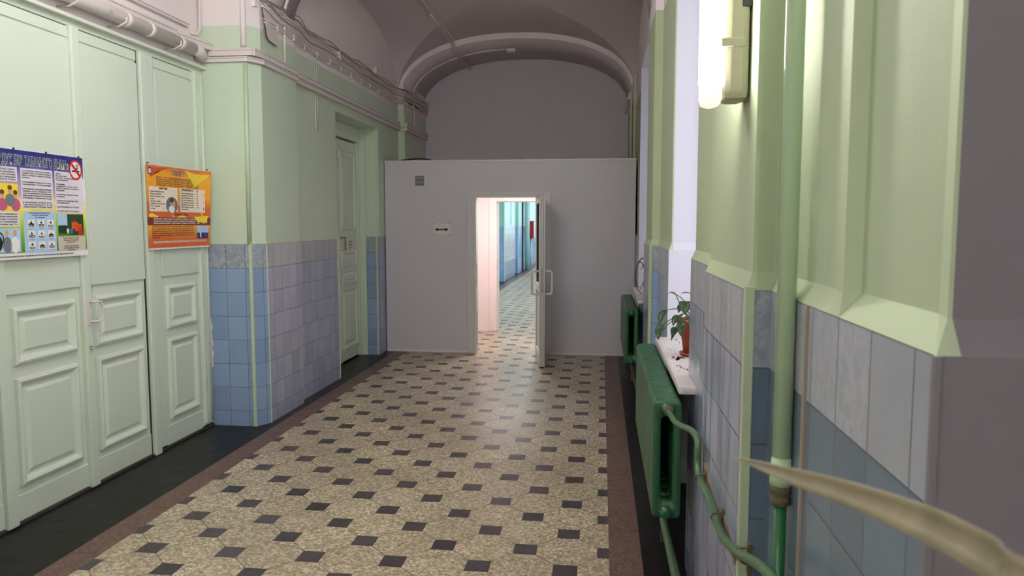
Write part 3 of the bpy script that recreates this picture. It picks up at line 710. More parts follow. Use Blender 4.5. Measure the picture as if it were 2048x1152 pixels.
# playground picture
rect(b, pl, c3+.01, pw-.03, -.478, -.352, 2, dgreen, 4, 2); rect(b, pl, c3+.01, c3+.10, -.42, -.352, 3, skyb, 2, 1)
poly(b, pl, [(c3+.13, -.40), (c3+.17, -.375), (c3+.20, -.40)], 4, brown); rect(b, pl, c3+.14, c3+.20, -.44, -.40, 4, org, 1, 1)
rect(b, pl, c3+.17, c3+.235, -.455, -.41, 5, orred, 1, 1); rect(b, pl, c3+.12, c3+.15, -.468, -.44, 5, teal, 1, 1); blob(b, pl, c3+.10, -.452, .012, .016, 5, whitei)
poly(b, pl, [(c3+.20, -.475), (c3+.25, -.475), (c3+.235, -.44), (c3+.2, -.43)], 6, red); rect(b, pl, c3+.01, c3+.12, -.478, -.466, 4, grn, 1, 1); 
for q in range(4): rect(b, pl, c3+.03+q*.016, c3+.034+q*.016, -.47, -.415, 5, M_ink, 1, 1)
rect(b, pl, c3+.005, pw-.018, -.573, -.486, 2, beige, 4, 1)
para(b, pl, ['Предоставление мест для', 'курения, наличие знака,', 'штраф до 1500', '', 'Телефон горячей линии:', 'по сообщениям граждан', 'каждый день'], c3+.13, -.500, .0125, .0118, brown, None, 3, 'CENTER')
para(b, pl, ['Федеральный закон об охране здоровья граждан от воздействия окружающего табачного дыма и последствий потребления табака'], .12, -.592, .012, .014, M_ink, .72)
# no smoking sign
sx, sz = .900, -.082
blob(b, pl, sx, sz, .062, .062, 3, red, 28); blob(b, pl, sx, sz, .050, .050, 4, whitei, 28)
rect(b, pl, sx-.036, sx+.036, sz-.012, sz-.003, 5, M_ink, 1, 1)
for (s, t) in ((.012, .010), (.020, .018), (.012, .026), (.024, .032), (.016, .008)): ringp(b, pl, sx+s, sz+t, .004, .007, 5, M_ink, 8)
poly(b, pl, [(sx-.042, sz+.028), (sx-.030, sz+.040), (sx+.042, sz-.028), (sx+.030, sz-.040)], 6, red)
ps1 = tag(b.build('smoking_poster', normals=False), 'large blue and green no-smoking poster on the left panelled doors', 'poster')
for s, t in ((.62, .006), (.93, .006), (.35, .006)):
    q = MB(); x, y, z = pl(s, 0, 8); q.lathe([(.001, -.004), (.006, 0), (.006, .004), (.002, .008)], (x, y, z), M_black, 10, 'X'); q.build('push_pin', ps1)

# flu poster
ow, oh = .80, .612; oy0 = 4.945; oz = 2.122
fbg = print_bg('flu poster print', oz-oh, oz, [(0, srgb(206, 92, 40)), (.12, srgb(212, 100, 40)), (.28, srgb(240, 172, 54)), (.38, srgb(214, 100, 44)), (.50, srgb(206, 92, 48)), (.66, srgb(240, 160, 50)), (.9, srgb(238, 164, 52)), (1, srgb(210, 100, 44))], .04)
def owarp(s, t):
    c = max(0, (s-.62)/.18); return .022+.050*c*c*(1.0-t*1.1)
pl = poster_place(oy0, oz, owarp, -3.232)
b = MB(); rect(b, pl, 0, ow, -oh, 0, 0, whitei, 18, 6); rect(b, pl, 0, ow, -oh+.012, -.002, 1, fbg, 18, 6)
for (cs, ct, r0, r1) in ((.205, -.235, .17, .20), (.52, -.44, .20, .225)):
    for i in range(30):
        a, c = math.pi*i/30*1.05, math.pi*(i+1)/30*1.05
        b.face([pl(cs+r0*math.cos(a), ct+r0*math.sin(a), 2), pl(cs+r1*math.cos(a), ct+r1*math.sin(a), 2), pl(cs+r1*math.cos(c), ct+r1*math.sin(c), 2), pl(cs+r0*math.cos(c), ct+r0*math.sin(c), 2)], yel2)
poly(b, pl, [(.50, -.012), (.60, -.03), (.70, -.035), (.79, -.03), (.76, -.06), (.70, -.095), (.65, -.135), (.61, -.14), (.585, -.10), (.55, -.06)], 2, yel); poly(b, pl, [(.03, -.02), (.30, -.01), (.20, -.03), (.05, -.09)], 2, orred); poly(b, pl, [(.05, -.345), (.13, -.37), (.05, -.42), (.01, -.36)], 2, yel); poly(b, pl, [(.30, -.40), (.44, -.35), (.52, -.38), (.40, -.42)], 2, yel); poly(b, pl, [(.60, -.37), (.78, -.36), (.78, -.42), (.64, -.41)], 2, yel)
b.text('ГРИПП', .055, whitei, lambda a, c, d: pl(.40+a, -.066+c, 3), 'CENTER', .15, .0022)
b.text('ГРИПП', .055, M_ink, lambda a, c, d: pl(.40+a, -.066+c, 4), 'CENTER', .15, .0005)
ringp(b, pl, .045, -.045, .018, .026, 4, navy); blob(b, pl, .045, -.045, .018, .018, 4, whitei); rect(b, pl, .043, .047, -.045, -.032, 5, navy, 1, 1); rect(b, pl, .043, .056, -.048, -.044, 5, navy, 1, 1)
para(b, pl, ['Грипп – это острое респираторное заболевание', 'вызываемое различными вирусами гриппа человека и животных', 'Источник инфекции – больной человек, вирус передаётся', 'Гриппом можно заразиться при кашле, чихании и разговоре,', 'через предметы обихода'], .40, -.088, .0145, .0140, brown, .56, 3, 'CENTER')
rect(b, pl, .025, .385, -.335, -.155, 3, cream, 4, 2); rect(b, pl, .415, .745, -.335, -.155, 3, cream, 4, 2)
b.text('СИМПТОМЫ:', .019, M_ink, lambda a, c, d: pl(.20+a, -.172+c, 4), 'CENTER', .11, .001)
b.text('ЕСЛИ ВЫ ЗАБОЛЕЛИ, ТО НЕОБХОДИМО:', .019, M_ink, lambda a, c, d: pl(.575+a, -.172+c, 4), 'CENTER', .27, .001)
para(b, pl, ['Высокая температура (38–40 С)', 'Озноб и лихорадка', 'Боли в мышцах и теле', 'голове', 'Насморк, кашель', 'Слабость, утомление', 'Боль, першение', 'в горле'], .04, -.195, .0145, .0175, M_ink, .17, 4)
para(b, pl, ['Остаться дома и вызвать врача', 'Соблюдать постельный режим', 'Чаще проветривать помещение', 'Пить много жидкости (чай, морс)', 'Не заниматься самолечением', 'Прикрывать рот и нос платком', 'Мыть руки с мылом чаще', 'Носить маску'], .43, -.195, .0145, .0175, M_ink, .24, 4)
blob(b, pl, .305, -.285, .078, .062, 5, gryi, 24); blob(b, pl, .30, -.265, .022, .028, 6, skin); blob(b, pl, .30, -.25, .026, .018, 7, brown); blob(b, pl, .30, -.315, .040, .028, 6, whitei); blob(b, pl, .33, -.28, .012, .03, 8, skin)
for t, m1 in ((-.195, brown), (-.25, yel2), (-.305, brown)): blob(b, pl, .715, t, .02, .018, 5, m1)
b.text('ПРОФИЛАКТИКА', .02, maroon, lambda a, c, d: pl(.42+a, -.362+c, 4), 'CENTER', .2, .001)
rect(b, pl, 0, ow, -.435, -.377, 3, maroon, 12, 1)
para(b, pl, ['Наиболее эффективным методом защиты от гриппа является', 'Своевременная вакцинация – до начала эпидемического подъёма заболеваемости', 'Вакцинация против гриппа бесплатна'], .40, -.393, .0155, .0155, whitei, .66, 4, 'CENTER')
para(b, pl, ['Избегайте мест большого скопления людей, используйте маску', 'Не трогайте лицо немытыми руками, промывайте нос,', 'Проводите влажную уборку, чаще проветривайте комнаты,', 'Ведите здоровый образ жизни: полноценный сон, питание,', 'физическая активность и прогулки на воздухе', 'закаливание'], .045, -.450, .0155, .0160, maroon, .56, 4)
rect(b, pl, .64, .778, -.542, -.440, 4, navy, 2, 1); rect(b, pl, .64, .778, -.495, -.440, 5, skyb, 2, 1); blob(b, pl, .685, -.505, .008, .03, 6, whitei); blob(b, pl, .745, -.505, .008, .03, 6, M_red); 
b.text('СВОЕВРЕМЕННАЯ ПРИВИВКА ПОМОЖЕТ ИЗБЕЖАТЬ БОЛЕЗНИ И ТЯЖЕЛЫХ ПОСЛЕДСТВИЙ', .020, whitei, lambda a, c, d: pl(.40+a, -.566+c, 4), 'CENTER', .70, .0006)
ps2 = tag(b.build('flu_poster', normals=False), 'orange and yellow flu poster beside the tiled pier', 'poster')
for s in (.025, .765):
    q = MB(); x, y, z = pl(s, .006, 1); q.lathe([(.001, -.01), (.006, 0), (.006, .004), (.002, .008)], (x, y, z+.004), M_black, 10, 'X'); q.build('push_pin', ps2)

# ---------------------------------------------------------------- pipework high on the left
pb = MB(); zP = 3.055; xP = -3.165
pb.tube([(xP, 2.79, zP), (xP, 5.55, zP)], .046, M_pipe, 24)
pb.tube([(xP, 5.55, zP), (xP, 5.64, zP-.004), (xP-.02, 5.70, zP-.015), (xP-.06, 5.74, zP-.03)], [.046, .047, .045, .04], M_pipe, 20)
pipe = tag(pb.build('heating_pipe'), 'thick white painted pipe running above the left panelled doors', 'pipe')
for y in (4.72, 4.98, 5.36, 3.9):
    q = MB(); q.lathe([(.047, -.02), (.054, -.014), (.055, .012), (.05, .018), (.046, .02)], (xP, y, zP), M_pipe, 20, 'Y'); q.build('pipe_socket', pipe)
for y in (4.66, 5.30, 4.2):
    q = MB(); q.tube([(-3.25, y, 2.995), (xP-.01, y, 2.992), (xP+.05, y, 3.02), (xP+.052, y, 3.05)], .007, M_pipe, 6); q.build('pipe_bracket', pipe)
# cable trunkings
def trunk(name, pts, h, d, label, m=M_trunk, group='white cable trunkings on the left wall'):
    b = MB()
    for (x0, y0, z0), (x1, y1, z1_) in zip(pts, pts[1:]):
        v = Vector((x1-x0, y1-y0, 0)); L = v.length; a = math.atan2(v.y, v.x)
        tf = Matrix.Translation((x0, y0, z0)) @ Matrix.Rotation(a, 4, 'Z')
        b.box(-.005, L+.005, -d, 0, -h/2, h/2, m, .004, tf)
        b.box(-.005, L+.005, -d-.002, 0.0, -.001+h*.18, .001+h*.18, M_rust, 0, tf)
    return tag(b.build(name), label, 'trunking', group)
trunk('cable_trunking', [(-3.25, 2.8, 3.14), (-3.25, 5.40, 3.14)], .055, .05, 'white cable trunking on the wall over the thick white pipe')
trunk('cable_trunking', [(-3.25, 2.8, 3.245), (-3.25, 5.60, 3.245)], .03, .03, 'narrow upper trunking above the left doors, under the white wall panel')
trunk('cable_trunking', [(-3.22, 5.40, 3.12), (-3.16, 5.80, 3.075), (-2.80, 5.80, 3.075), (-2.785, 5.92, 3.075), (-2.79, 6.63, 3.075)], .06, .025, 'wide upper trunking bent around the tiled pier')
trunk('cable_trunking', [(-3.22, 5.799, 3.018), (-2.84, 5.799, 3.018), (-2.785, 5.92, 3.018), (-2.79, 6.63, 3.018)], .042, .025, 'lower trunking bent around the tiled pier')
trunk('cable_trunking', [(-2.84, 6.64, 3.075), (-2.84, 10.25, 3.075), (-2.755, 10.25, 3.075), (-2.755, 11.5, 3.075)], .06, .045, 'wide upper trunking over the recessed door')
trunk('cable_trunking', [(-2.84, 6.64, 3.015), (-2.84, 10.25, 3.015), (-2.755, 10.25, 3.015), (-2.755, 11.5, 3.015)], .045, .045, 'lower trunking over the recessed door')
b = MB(); b.tube([(-3.25, 5.66, 3.20), (-3.235, 5.74, 3.21), (-3.225, 5.77, 3.26), (-3.225, 5.775, 3.5), (-3.22, 5.77, 3.62), (-3.15, 5.78, 3.66)], .012, M_trunk, 8)
tag(b.build('corner_conduit'), 'bent white conduit rising in the corner beside the tiled pier', 'conduit')

# cables along the wall under the vault
def wob(y, a, f, ph): return a*math.sin(y*f+ph)+a*.5*math.sin(y*f*2.3+ph*1.7)
G = 'white painted cables along the left wall under the vault'
def wallx(y):
    if y < 5.95: return -2.80
    if y < 6.63: return -2.775
    if y < 10.22: return lerp(-2.775, -2.825, min(1, (y-6.63)/.3)) if y < 9.9 else lerp(-2.825, -2.735, (y-9.9)/.32)
    return -2.735
for i in range(9):
    zb = [3.405, 3.425, 3.445, 3.49, 3.505, 3.52, 3.535, 3.46, 3.55][i]; r = [.006, .0045, .005, .007, .005, .0055, .0045, .004, .0045][i]
    ph = i*1.3; pts = []
    n = 46
    for j in range(n+1):
        y = lerp(5.90, 11.52, j/n)
        pts.append((wallx(y)+.012+r+.006*(i % 3)+.003*math.sin(y*9+ph), y, zb+wob(y, .010 if i < 7 else .016, 3.1+.4*i, ph)+(.10*max(0, (6.3-y)/.4)**1.5 if i < 4 and y < 6.3 else 0)))
    b = MB(); b.tube(pts, r, (M_trunk, M_white, M_brownish)[i % 3], 6)  # every third cable brown, for the dark shadow gaps in the bundle
    tag(b.build('cable'), 'thin white painted cable in the tangled upper bundle under the vault', 'cable', G)
for i in range(2):
    pts = [(wallx(y)+.010, y, 3.352+i*.022+wob(y, .004, 4, i)) for y in [5.95+j*.13 for j in range(43)]]
    b = MB(); b.tube(pts, .007, M_trunk, 6)
    cb = tag(b.build('lower_cable'), ['lowest white cable clipped in a row below the tangled bundle', 'second lowest white cable clipped just below the tangled bundle'][i], 'cable')
    if i == 0:
        for y in [6.2+.34*q for q in range(16)]:
            q = MB(); q.box(wallx(y)-.01, wallx(y)+.022, y-.012, y+.012, 3.335, 3.39, M_trunk, .004); q.build('cable_clip', cb)
b = MB(); b.box(-2.835, -2.79, 7.80, 7.86, 3.44, 3.55, M_trunk, .008); tag(b.build('junction_box'), 'small white junction box on the cables nearest the pier', 'junction box')
b = MB(); b.box(-2.835, -2.79, 9.12, 9.19, 3.56, 3.64, M_trunk, .008); tag(b.build('junction_box'), 'small white box above the cables near the far arch', 'junction box')
# hanging wire loops
b = MB(); b.tube([(-2.832, 7.19, 3.37), (-2.828, 7.18, 3.1), (-2.828, 7.185, 2.65), (-2.828, 7.20, 2.615), (-2.828, 7.23, 2.62), (-2.828, 7.235, 2.9), (-2.828, 7.225, 3.37)], .0045, M_trunk, 6)
tag(b.build('hanging_wire'), 'pale looped wire hanging down the green wall below the cables', 'wire')
# loose board on the pier side
b = MB(); pts = [(-2.775, 5.945, 3.46), (-2.755, 5.975, 3.245), (-2.755, 6.01, 3.215), (-2.765, 6.19, 3.205), (-2.782, 6.24, 3.42), (-2.782, 6.12, 3.47)]
vs = [Vector(p) for p in pts]
b.face(vs, M_trunk); b.face([v+Vector((-.006, .004, 0)) for v in vs][::-1], M_black)
for i in range(6): j = (i+1) % 6; b.face([vs[i], vs[j], vs[j]+Vector((-.006, .004, 0)), vs[i]+Vector((-.006, .004, 0))], M_black)
tag(b.build('loose_flap'), 'curling pale board hanging off the pier just under the cable bundle', 'panel')
# conduits down the two arches
def arch_pts(y, a0, a1, n=18, off=.02):
    r = []
    for i in range(n+1):
        u = lerp(a0, a1, i/n); x = CX+math.sin(u)*(HW-.06); r.append((x, y, SP+(CR-.078)*prof(math.sin(u))-off))
    return r
b = MB(); b.tube([(-2.775, 6.36, 3.10), (-2.772, 6.36, 3.42)]+arch_pts(6.36, -1.45, -.2), .014, M_trunk, 8)
tag(b.build('arch_conduit'), 'white conduit climbing from the pier over the nearer arch', 'conduit')
b = MB(); b.tube([(-2.738, 10.75, 3.10), (-2.738, 10.75, 3.42)]+arch_pts(10.75, -1.42, -.10, 22), .012, M_trunk, 8)
tag(b.build('arch_conduit'), 'thin white conduit curving up the inside of the far arch', 'conduit')
b = MB(); b.box(-1.37, -1.24, 10.69, 10.81, 4.135, 4.185, M_trunk, .01); tag(b.build('junction_box'), 'white junction box at the end of the conduit on the far arch', 'junction box')
b = MB()
zc_ = [(y, 4.20 if y < 10.2 else 4.10) for y in (6.7, 7.2, 7.8, 8.4, 9.0, 9.5, 9.9, 10.15, 10.24)]
b.tube([(-2.03, y, z) for y, z in zc_]+[(-2.03, 10.26, 4.075), (-2.03, 11.0, 4.075), (-2.03, 11.53, 4.07)], .014, M_trunk, 8)
b.tube([(-2.06, 8.9, 4.19), (-2.06, 9.6, 4.19), (-2.06, 10.22, 4.12), (-2.06, 10.27, 4.07), (-2.06, 11.2, 4.065)], .009, M_trunk, 6)
tag(b.build('ceiling_conduit'), 'pair of grey conduits running lengthwise across the vault to the far wall', 'conduit')
# thin pipes by the right end of the far arch
for i, (x, lab) in enumerate(((.345, 'thin pale pipe in the far right corner, nearer the arch edge'), (.36, 'thin pale pipe in the far right corner, close to the wall'))):
    b = MB(); y = 10.20 - i*.35; xx = .43-.02-i*.0
    b.tube([(xx-.03*(1-i), y, .2), (xx-.03*(1-i), y, 3.35), (xx-.02*(1-i), y-.02, 3.5), (xx, y-.1, 3.60)], .014-.003*i, M_pipegreen if i == 0 else M_trunk, 8); tag(b.build('thin_pipe'), lab, 'pipe')

# ---------------------------------------------------------------- radiators
def radiator(y0, n, label, dz=0.0):
    r = thing('radiator', (.30, y0+n*.05, .30), label, 'radiator', 'green cast iron radiators under the windows')
    xf, xb, z0, z1_ = .238, .366, .372+dz, .912+dz
    def loop(x0, x1, a, c, rad, k=5):
        pts = []
        for (cx, cz, s) in ((x1-rad, c-rad, 0), (x0+rad, c-rad, 1), (x0+rad, a+rad, 2), (x1-rad, a+rad, 3)):
            for i in range(k+1):
                t = math.pi/2*(s+i/k); pts.append((cx+rad*math.cos(t), cz+rad*math.sin(t)))
        return pts
    first = None
    for i in range(n):
        y = y0+.05+i*.1
        if first is None:
            b = MB(); prof_ = [(loop(xf+.005, xb-.005, z0+.009, z1_-.009, .016), -.0498), (loop(xf+.002, xb-.002, z0+.002, z1_-.002, .022), -.046), (loop(xf, xb, z0, z1_, .024), -.038),
                               (loop(xf, xb, z0, z1_, .024), .038), (loop(xf+.002, xb-.002, z0+.002, z1_-.002, .022), .046), (loop(xf+.005, xb-.005, z0+.009, z1_-.009, .016), .0498),
                               (loop(xf+.034, xb-.034, z0+.072, z1_-.072, .020), .045), (loop(xf+.040, xb-.040, z0+.080, z1_-.080, .016), .0), (loop(xf+.034, xb-.034, z0+.072, z1_-.072, .020), -.045)]
            rings = [[b.bm.verts.new((p[0], y+dy, p[1])) for p in lp] for lp, dy in prof_]
            k = b.mi(M_rad); rings.append(rings[0])
            for A_, B_ in zip(rings, rings[1:]):
                for j in range(len(A_)):
                    f = b.bm.faces.new((A_[j], A_[(j+1) % len(A_)], B_[(j+1) % len(A_)], B_[j])); f.material_index = k; f.smooth = True
            first = b.build('section', r); continue
        o = first.copy(); COL.objects.link(o); o.parent = r; o.matrix_parent_inverse = first.matrix_parent_inverse.copy(); o.location = (0, i*.1, 0)
    for z in (z0+.030, z1_-.034):
        b = MB(); b.lathe([(.030, 0), (.031, -.012), (.024, -.016), (.022, -.03), (.012, -.034)], (.30, y0+.003, z), M_rad, 6 if z < .5 else 12, 'Y'); b.build('plug', r)
    return r
R1 = radiator(3.30, 16, 'dark green cast iron radiator below the potted plant, nearest the camera')
R2 = radiator(7.25, 15, 'dark green cast iron radiator close to the white partition', -.04)
# supply pipe from radiator
b = MB()
pp = [(.303, 3.29, .878), (.303, 3.20, .878), (.315, 3.05, .875), (.345, 2.80, .925), (.352, 2.66, .93), (.350, 2.64, .90), (.350, 2.645, .84), (.349, 2.60, .815), (.348, 2.50, .82), (.347, 2.34, .838), (.347, 2.21, .832), (.347, 2.12, .818), (.347, 2.02, .83), (.345, 1.92, .862), (.342, 1.80, .895), (.345, 1.70, .93), (.36, 1.60, .955), (.38, 1.45, .955)]
def smooth(pts, it=2):
    pts = [Vector(p) for p in pts]
    for _ in range(it):
        o = [pts[0]]
        for a, c in zip(pts, pts[1:]): o += [a*.75+c*.25, a*.25+c*.75]
        o.append(pts[-1]); pts = o
    return pts
b.tube(smooth(pp), .0125, M_radpipe, 12)
sp = tag(b.build('radiator_supply_pipe'), 'wavy green pipe from the radiator along the tiled pilaster', 'pipe')
for y, z in ((2.55, .822), (2.19, .828), (1.80, .895)):
    q = MB(); q.tube([(.375, y, z-.03), (.350, y, z-.02), (.332, y, z), (.338, y, z+.014), (.352, y, z+.016), (.375, y-.01, z+.02)], .0035, M_rust, 6); q.box(.362, .372, y-.012, y+.012, z-.05, z+.03, M_rust, .003); q.build('pipe_bracket', sp)
# broken plaster scars behind it
b = MB(); b.lathe([(.022, 0), (.024, -.02), (.016, -.024)], (.303, 3.272, .878), M_rust, 8, 'Y')
o = b.build('pipe_nut', sp)
# knocked off tile patches showing the render behind the pipe
M_scar = paint('bare render', srgb(150, 132, 112), .9, .25, .8, 1.5)
for i, pts in enumerate(([(2.62, .86), (2.56, .875), (2.50, .845), (2.44, .83), (2.40, .79), (2.44, .775), (2.50, .80), (2.58, .81)], [(2.20, .845), (2.12, .84), (2.04, .815), (1.985, .80), (2.00, .775), (2.08, .79), (2.16, .80)])):
    b = MB(); b.face([(PX-.0025, y, z) for y, z in pts], M_scar)
    for (y0, z0), (y1, z1_) in zip(pts, pts[1:]+pts[:1]): b.face([(PX-.0025, y0, z0), (PX-.0025, y1, z1_), (PX, y1, z1_), (PX, y0, z0)], M_scar)
    structure(b.build('trim_%d' % (40+i)))
# floor level pipes
for i, (ya, yb, lab) in enumerate(((-.8, 4.9, 'dirty pale green pipe at floor level under the nearest radiator'), (6.9, 9.4, 'dirty pale pipe at floor level under the radiator by the partition'))):
    b = MB(); b.tube(smooth([(.36, ya, .10), (.36, ya+.8, .10), (.352, (ya+yb)/2, .11), (.345, yb-.5, .12), (.34, yb, .12)]), .021, M_radpipe if i == 0 else M_rust, 12)
    o = tag(b.build('floor_pipe'), lab, 'pipe')
    for y in ((3.9, 2.2) if i == 0 else (8.0,)):
        q = MB(); q.box(.33, .38, y-.01, y+.01, 0, .10, M_rust, .003); q.build('pipe_support', o)
# vertical riser
b = MB(); xr, yr = .409, 1.692
b.tube([(xr, yr, 1.09), (xr, yr, 3.6)], .0205, M_pipegreen, 20); b.tube([(xr, yr, 1.112), (xr, yr, 1.13), (xr, yr, 1.155), (xr, yr, 1.175)], [.0245, .0245, .0232, .0206], M_pipegreen, 20); 
rp = tag(b.build('riser_pipe'), 'pale green vertical riser pipe beside the lit pilaster', 'pipe')
b = MB(); b.lathe([(.018, 1.064), (.0215, 1.066), (.0215, 1.080), (.0185, 1.083), (.0185, 1.090), (.0235, 1.092), (.0240, 1.113)], (xr, yr, 0), M_rust, 12); b.build('coupling', rp)
b = MB(); b.tube([(xr, yr, 0), (xr, yr, 1.068)], .0145, M_dkpipe, 16); b.build('lower_pipe', rp)
b = MB(); b.box(WX-.007, WX+.002, 1.588, 1.600, 0.3, TZ, M_brownish, .003); tag(b.build('gap_shadow_strip'), 'slim brownish strip standing for the gap shadow beside the riser pipe', 'cable')  # strip painted as a gap shadow on the tiles

# ---------------------------------------------------------------- wall lamp
M_house = plain('grey lamp housing', srgb(178, 174, 150), .45)
M_diff = emit('lit lamp diffuser', (1.0, .96, .86, 1), LAMP_E)
M_rear = emit('rear fill light', (.97, .97, 1.0, 1), 55)
M_over = emit('overhead fill light', (1.0, .97, .95, 1), 100)
M_cool = emit('cool corridor fill light', (.88, .95, 1.0, 1), 75)
M_clear = plain('clear lamp end', srgb(236, 226, 204), .2); _c = M_clear.node_tree.nodes['Principled BSDF']; _c.inputs['Emission Color'].default_value = (1, .9, .75, 1); _c.inputs['Emission Strength'].default_value = .9
def wall_lamp(LY, label):
    zb, zt = 2.015, 3.30
    lm = thing('wall_lamp', (.36, LY, 2.6), label, 'lamp')
    b = MB(); b.box(.315, .384, LY-.052, LY+.052, zb+.012, zt, M_house, .02); b.build('housing', lm)
    b = MB(); b.box(.2615, .3185, LY-.0505, LY+.0505, zb+.045, zt, M_diff, .022); b.build('diffuser', lm)
    b = MB(); b.box(.262, .318, LY-.050, LY+.050, zb, zb+.075, M_clear, .024); b.build('end_cap', lm)
    b = MB(); b.tube([(.285, LY, zb+.03), (.285, LY, zb+.075)], .012, M_rust, 10); b.build('tube_socket', lm)
    for z in (zb+.16, zt-.2):
        b = MB(); b.box(.308, .372, LY-.056, LY+.056, z-.012, z+.012, M_house, .004); b.build('clip', lm)
    b = MB(); b.box(.36, .388, LY-.055, LY-.035, zb+.25, zb+.31, M_black, .003); b.build('bracket', lm)
wall_lamp(2.10, 'long glowing fluorescent lamp fixed upright on the right pilaster')
wall_lamp(-1.73, 'added unseen fill lamp on the pilaster behind the viewpoint')  # added copy of the lamp, unseen fill from behind the camera
# vestibule lamp
vl = thing('ceiling_lamp', (-1.3, 10.3, 2.44), 'round lit ceiling lamp inside the vestibule behind the partition', 'lamp')
b = MB(); b.lathe([(.17, 2.44), (.17, 2.425), (.15, 2.41)], (-1.3, 10.3, 0), M_upvc, 28); b.build('lamp_base', vl)
b = MB(); b.lathe([(.15, 2.42), (.14, 2.39), (.09, 2.37), (.01, 2.365)], (-1.3, 10.3, 0), emit('warm vestibule lamp', (1.0, .95, .92, 1), VEST_E), 28); b.build('shade', vl)

for y, lab in ((-1.4, 'added unseen fill lamp under the vault just behind the viewpoint'), (-5.2, 'added unseen fill lamp under the vault at the near end of the corridor')):  # added unseen lamps to brighten surfaces that face the camera
    cl = thing('ceiling_lamp', (-1.6, y, 3.95), lab, 'lamp')
    b = MB(); b.box(-1.70, -1.50, y-.62, y+.62, 3.92, 3.97, M_upvc, .005); b.build('lamp_base', cl)
    b = MB(); b.box(-1.69, -1.51, y-.60, y+.60, 3.86, 3.925, M_rear, .01); b.build('shade', cl)
    b = MB(); b.tube([(-1.6, y-.4, 3.96), (-1.6, y-.4, 4.30)], .01, M_upvc, 6); b.build('hanger', cl)
    b = MB(); b.tube([(-1.6, y+.4, 3.96), (-1.6, y+.4, 4.30)], .01, M_upvc, 6); b.build('hanger', cl)
cl = thing('ceiling_lamp', (-1.7, 3.4, 3.9), 'added unseen fill lamp hung crosswise under the vault above the left doors', 'lamp')  # added out of view to brighten door tops, pier and vault
b = MB(); b.box(-2.32, -1.08, 3.34, 3.46, 3.72, 3.76, M_upvc, .005); b.build('lamp_base', cl)
b = MB(); b.box(-2.30, -1.10, 3.35, 3.45, 3.64, 3.725, M_over, .02); b.build('shade', cl)
for x in (-2.1, -1.3):
    b = MB(); b.tube([(x, 3.4, 3.75), (x, 3.4, 4.05)], .01, M_upvc, 6); b.build('hanger', cl)
for y in (16.0, 23.0, 30.0):  # added unseen lamps to brighten the corridor beyond
    cl = thing('ceiling_lamp', (-1.2, y, 3.7), 'added unseen fill lamp in the corridor beyond, %s' % {16.0: 'nearest the vestibule', 23.0: 'second from the vestibule', 30.0: 'furthest along'}[y], 'lamp')
    b = MB(); b.box(-1.3, -1.1, y-.6, y+.6, 3.66, 3.70, M_upvc, .005); b.build('lamp_base', cl)
    b = MB(); b.box(-1.28, -1.12, y-.58, y+.58, 3.62, 3.662, M_cool, .01); b.build('shade', cl)
# ---------------------------------------------------------------- things in the far corridor
b = MB(); b.tube([(-2.72, 27.3, 0), (-2.72, 27.3, 3.7)], .085, M_mint, 16)
o = tag(b.build('drain_pipe'), 'fat mint green vertical pipe in the corridor beyond the open door', 'pipe')
b = MB(); b.lathe([(.088, 1.86), (.10, 1.87), (.10, 1.91), (.088, 1.92)], (-2.72, 27.3, 0), M_lblue, 16); b.build('pipe_collar', o)
cbn = thing('fire_hose_cabinet', (-2.70, 28.5, 1.13), 'red fire hose cabinet on the wall of the corridor beyond the open door', 'cabinet')
b = MB(); b.box(-2.83, -2.57, 28.2, 28.85, 1.13, 1.80, M_red, .01); b.build('cabinet_body', cbn)
b = MB(); b.box(-2.57, -2.555, 28.23, 28.82, 1.16, 1.77, plain('pale cabinet door', srgb(210, 190, 180), .4), .004); b.build('cabinet_door', cbn)
b = MB(); b.tube([(-2.70, 28.5, .05), (-2.70, 28.5, 1.13)], .035, M_lblue, 12); tag(b.build('standpipe'), 'slim light blue pipe below the red cabinet', 'pipe')

# ---------------------------------------------------------------- plants
def leaf_mesh(b, base, tip, w, droop, m, side=None, heart=False, fold=.25, n=9):
    base, tip = Vector(base), Vector(tip); d = tip-base; L = d.length; t = d.normalized()
    sv = Vector(side) if side else t.cross(Vector((0, 0, 1)))
    sv = (sv-t*sv.dot(t)).normalized(); nv = sv.cross(t).normalized()
    if nv.z < 0: nv = -nv
    rows = []
    for i in range(n+1):
        u = i/n
        wd = w*(math.sin(math.pi*min(1, u*.94+.06)**(.62 if heart else .8)))**.85 if u < 1 else 0.0008
        c = base+d*u+Vector((0, 0, -droop*L*(u*u-u)*-1.0)) if False else base+d*u+nv*(droop*L*4*u*(1-u))
        rows.append([c-sv*wd/2+nv*wd*fold*.5, c-sv*wd/4+nv*wd*fold*.12, c, c+sv*wd/4+nv*wd*fold*.12, c+sv*wd/2+nv*wd*fold*.5])
    vr = [[b.bm.verts.new(p) for p in r] for r in rows]; k = b.mi(m)
    for A_, B_ in zip(vr, vr[1:]):
        for j in range(4):
            f = b.bm.faces.new((A_[j], A_[j+1], B_[j+1], B_[j])); f.material_index = k; f.smooth = True
def solid(o, t=.0008):
    md = o.modifiers.new('thickness', 'SOLIDIFY'); md.thickness = t; md.offset = 0; return o
PX0, PY0 = .515, 4.18
pp_ = thing('potted_plant', (PX0, PY0, .965), 'leafy green plant in a terracotta pot on the window sill', 'plant')
b = MB(); b.lathe([(.052, .975), (.078, 1.150), (.088, 1.152), (.090, 1.172), (.080, 1.174), (.074, 1.150), (.05, .99)], (PX0, PY0, 0), M_terra, 32); b.build('pot', pp_)
b = MB(); b.lathe([(.055, .966), (.072, .972), (.076, .985), (.071, .985), (.056, .975)], (PX0, PY0, 0), M_terra, 32); b.build('saucer', pp_)
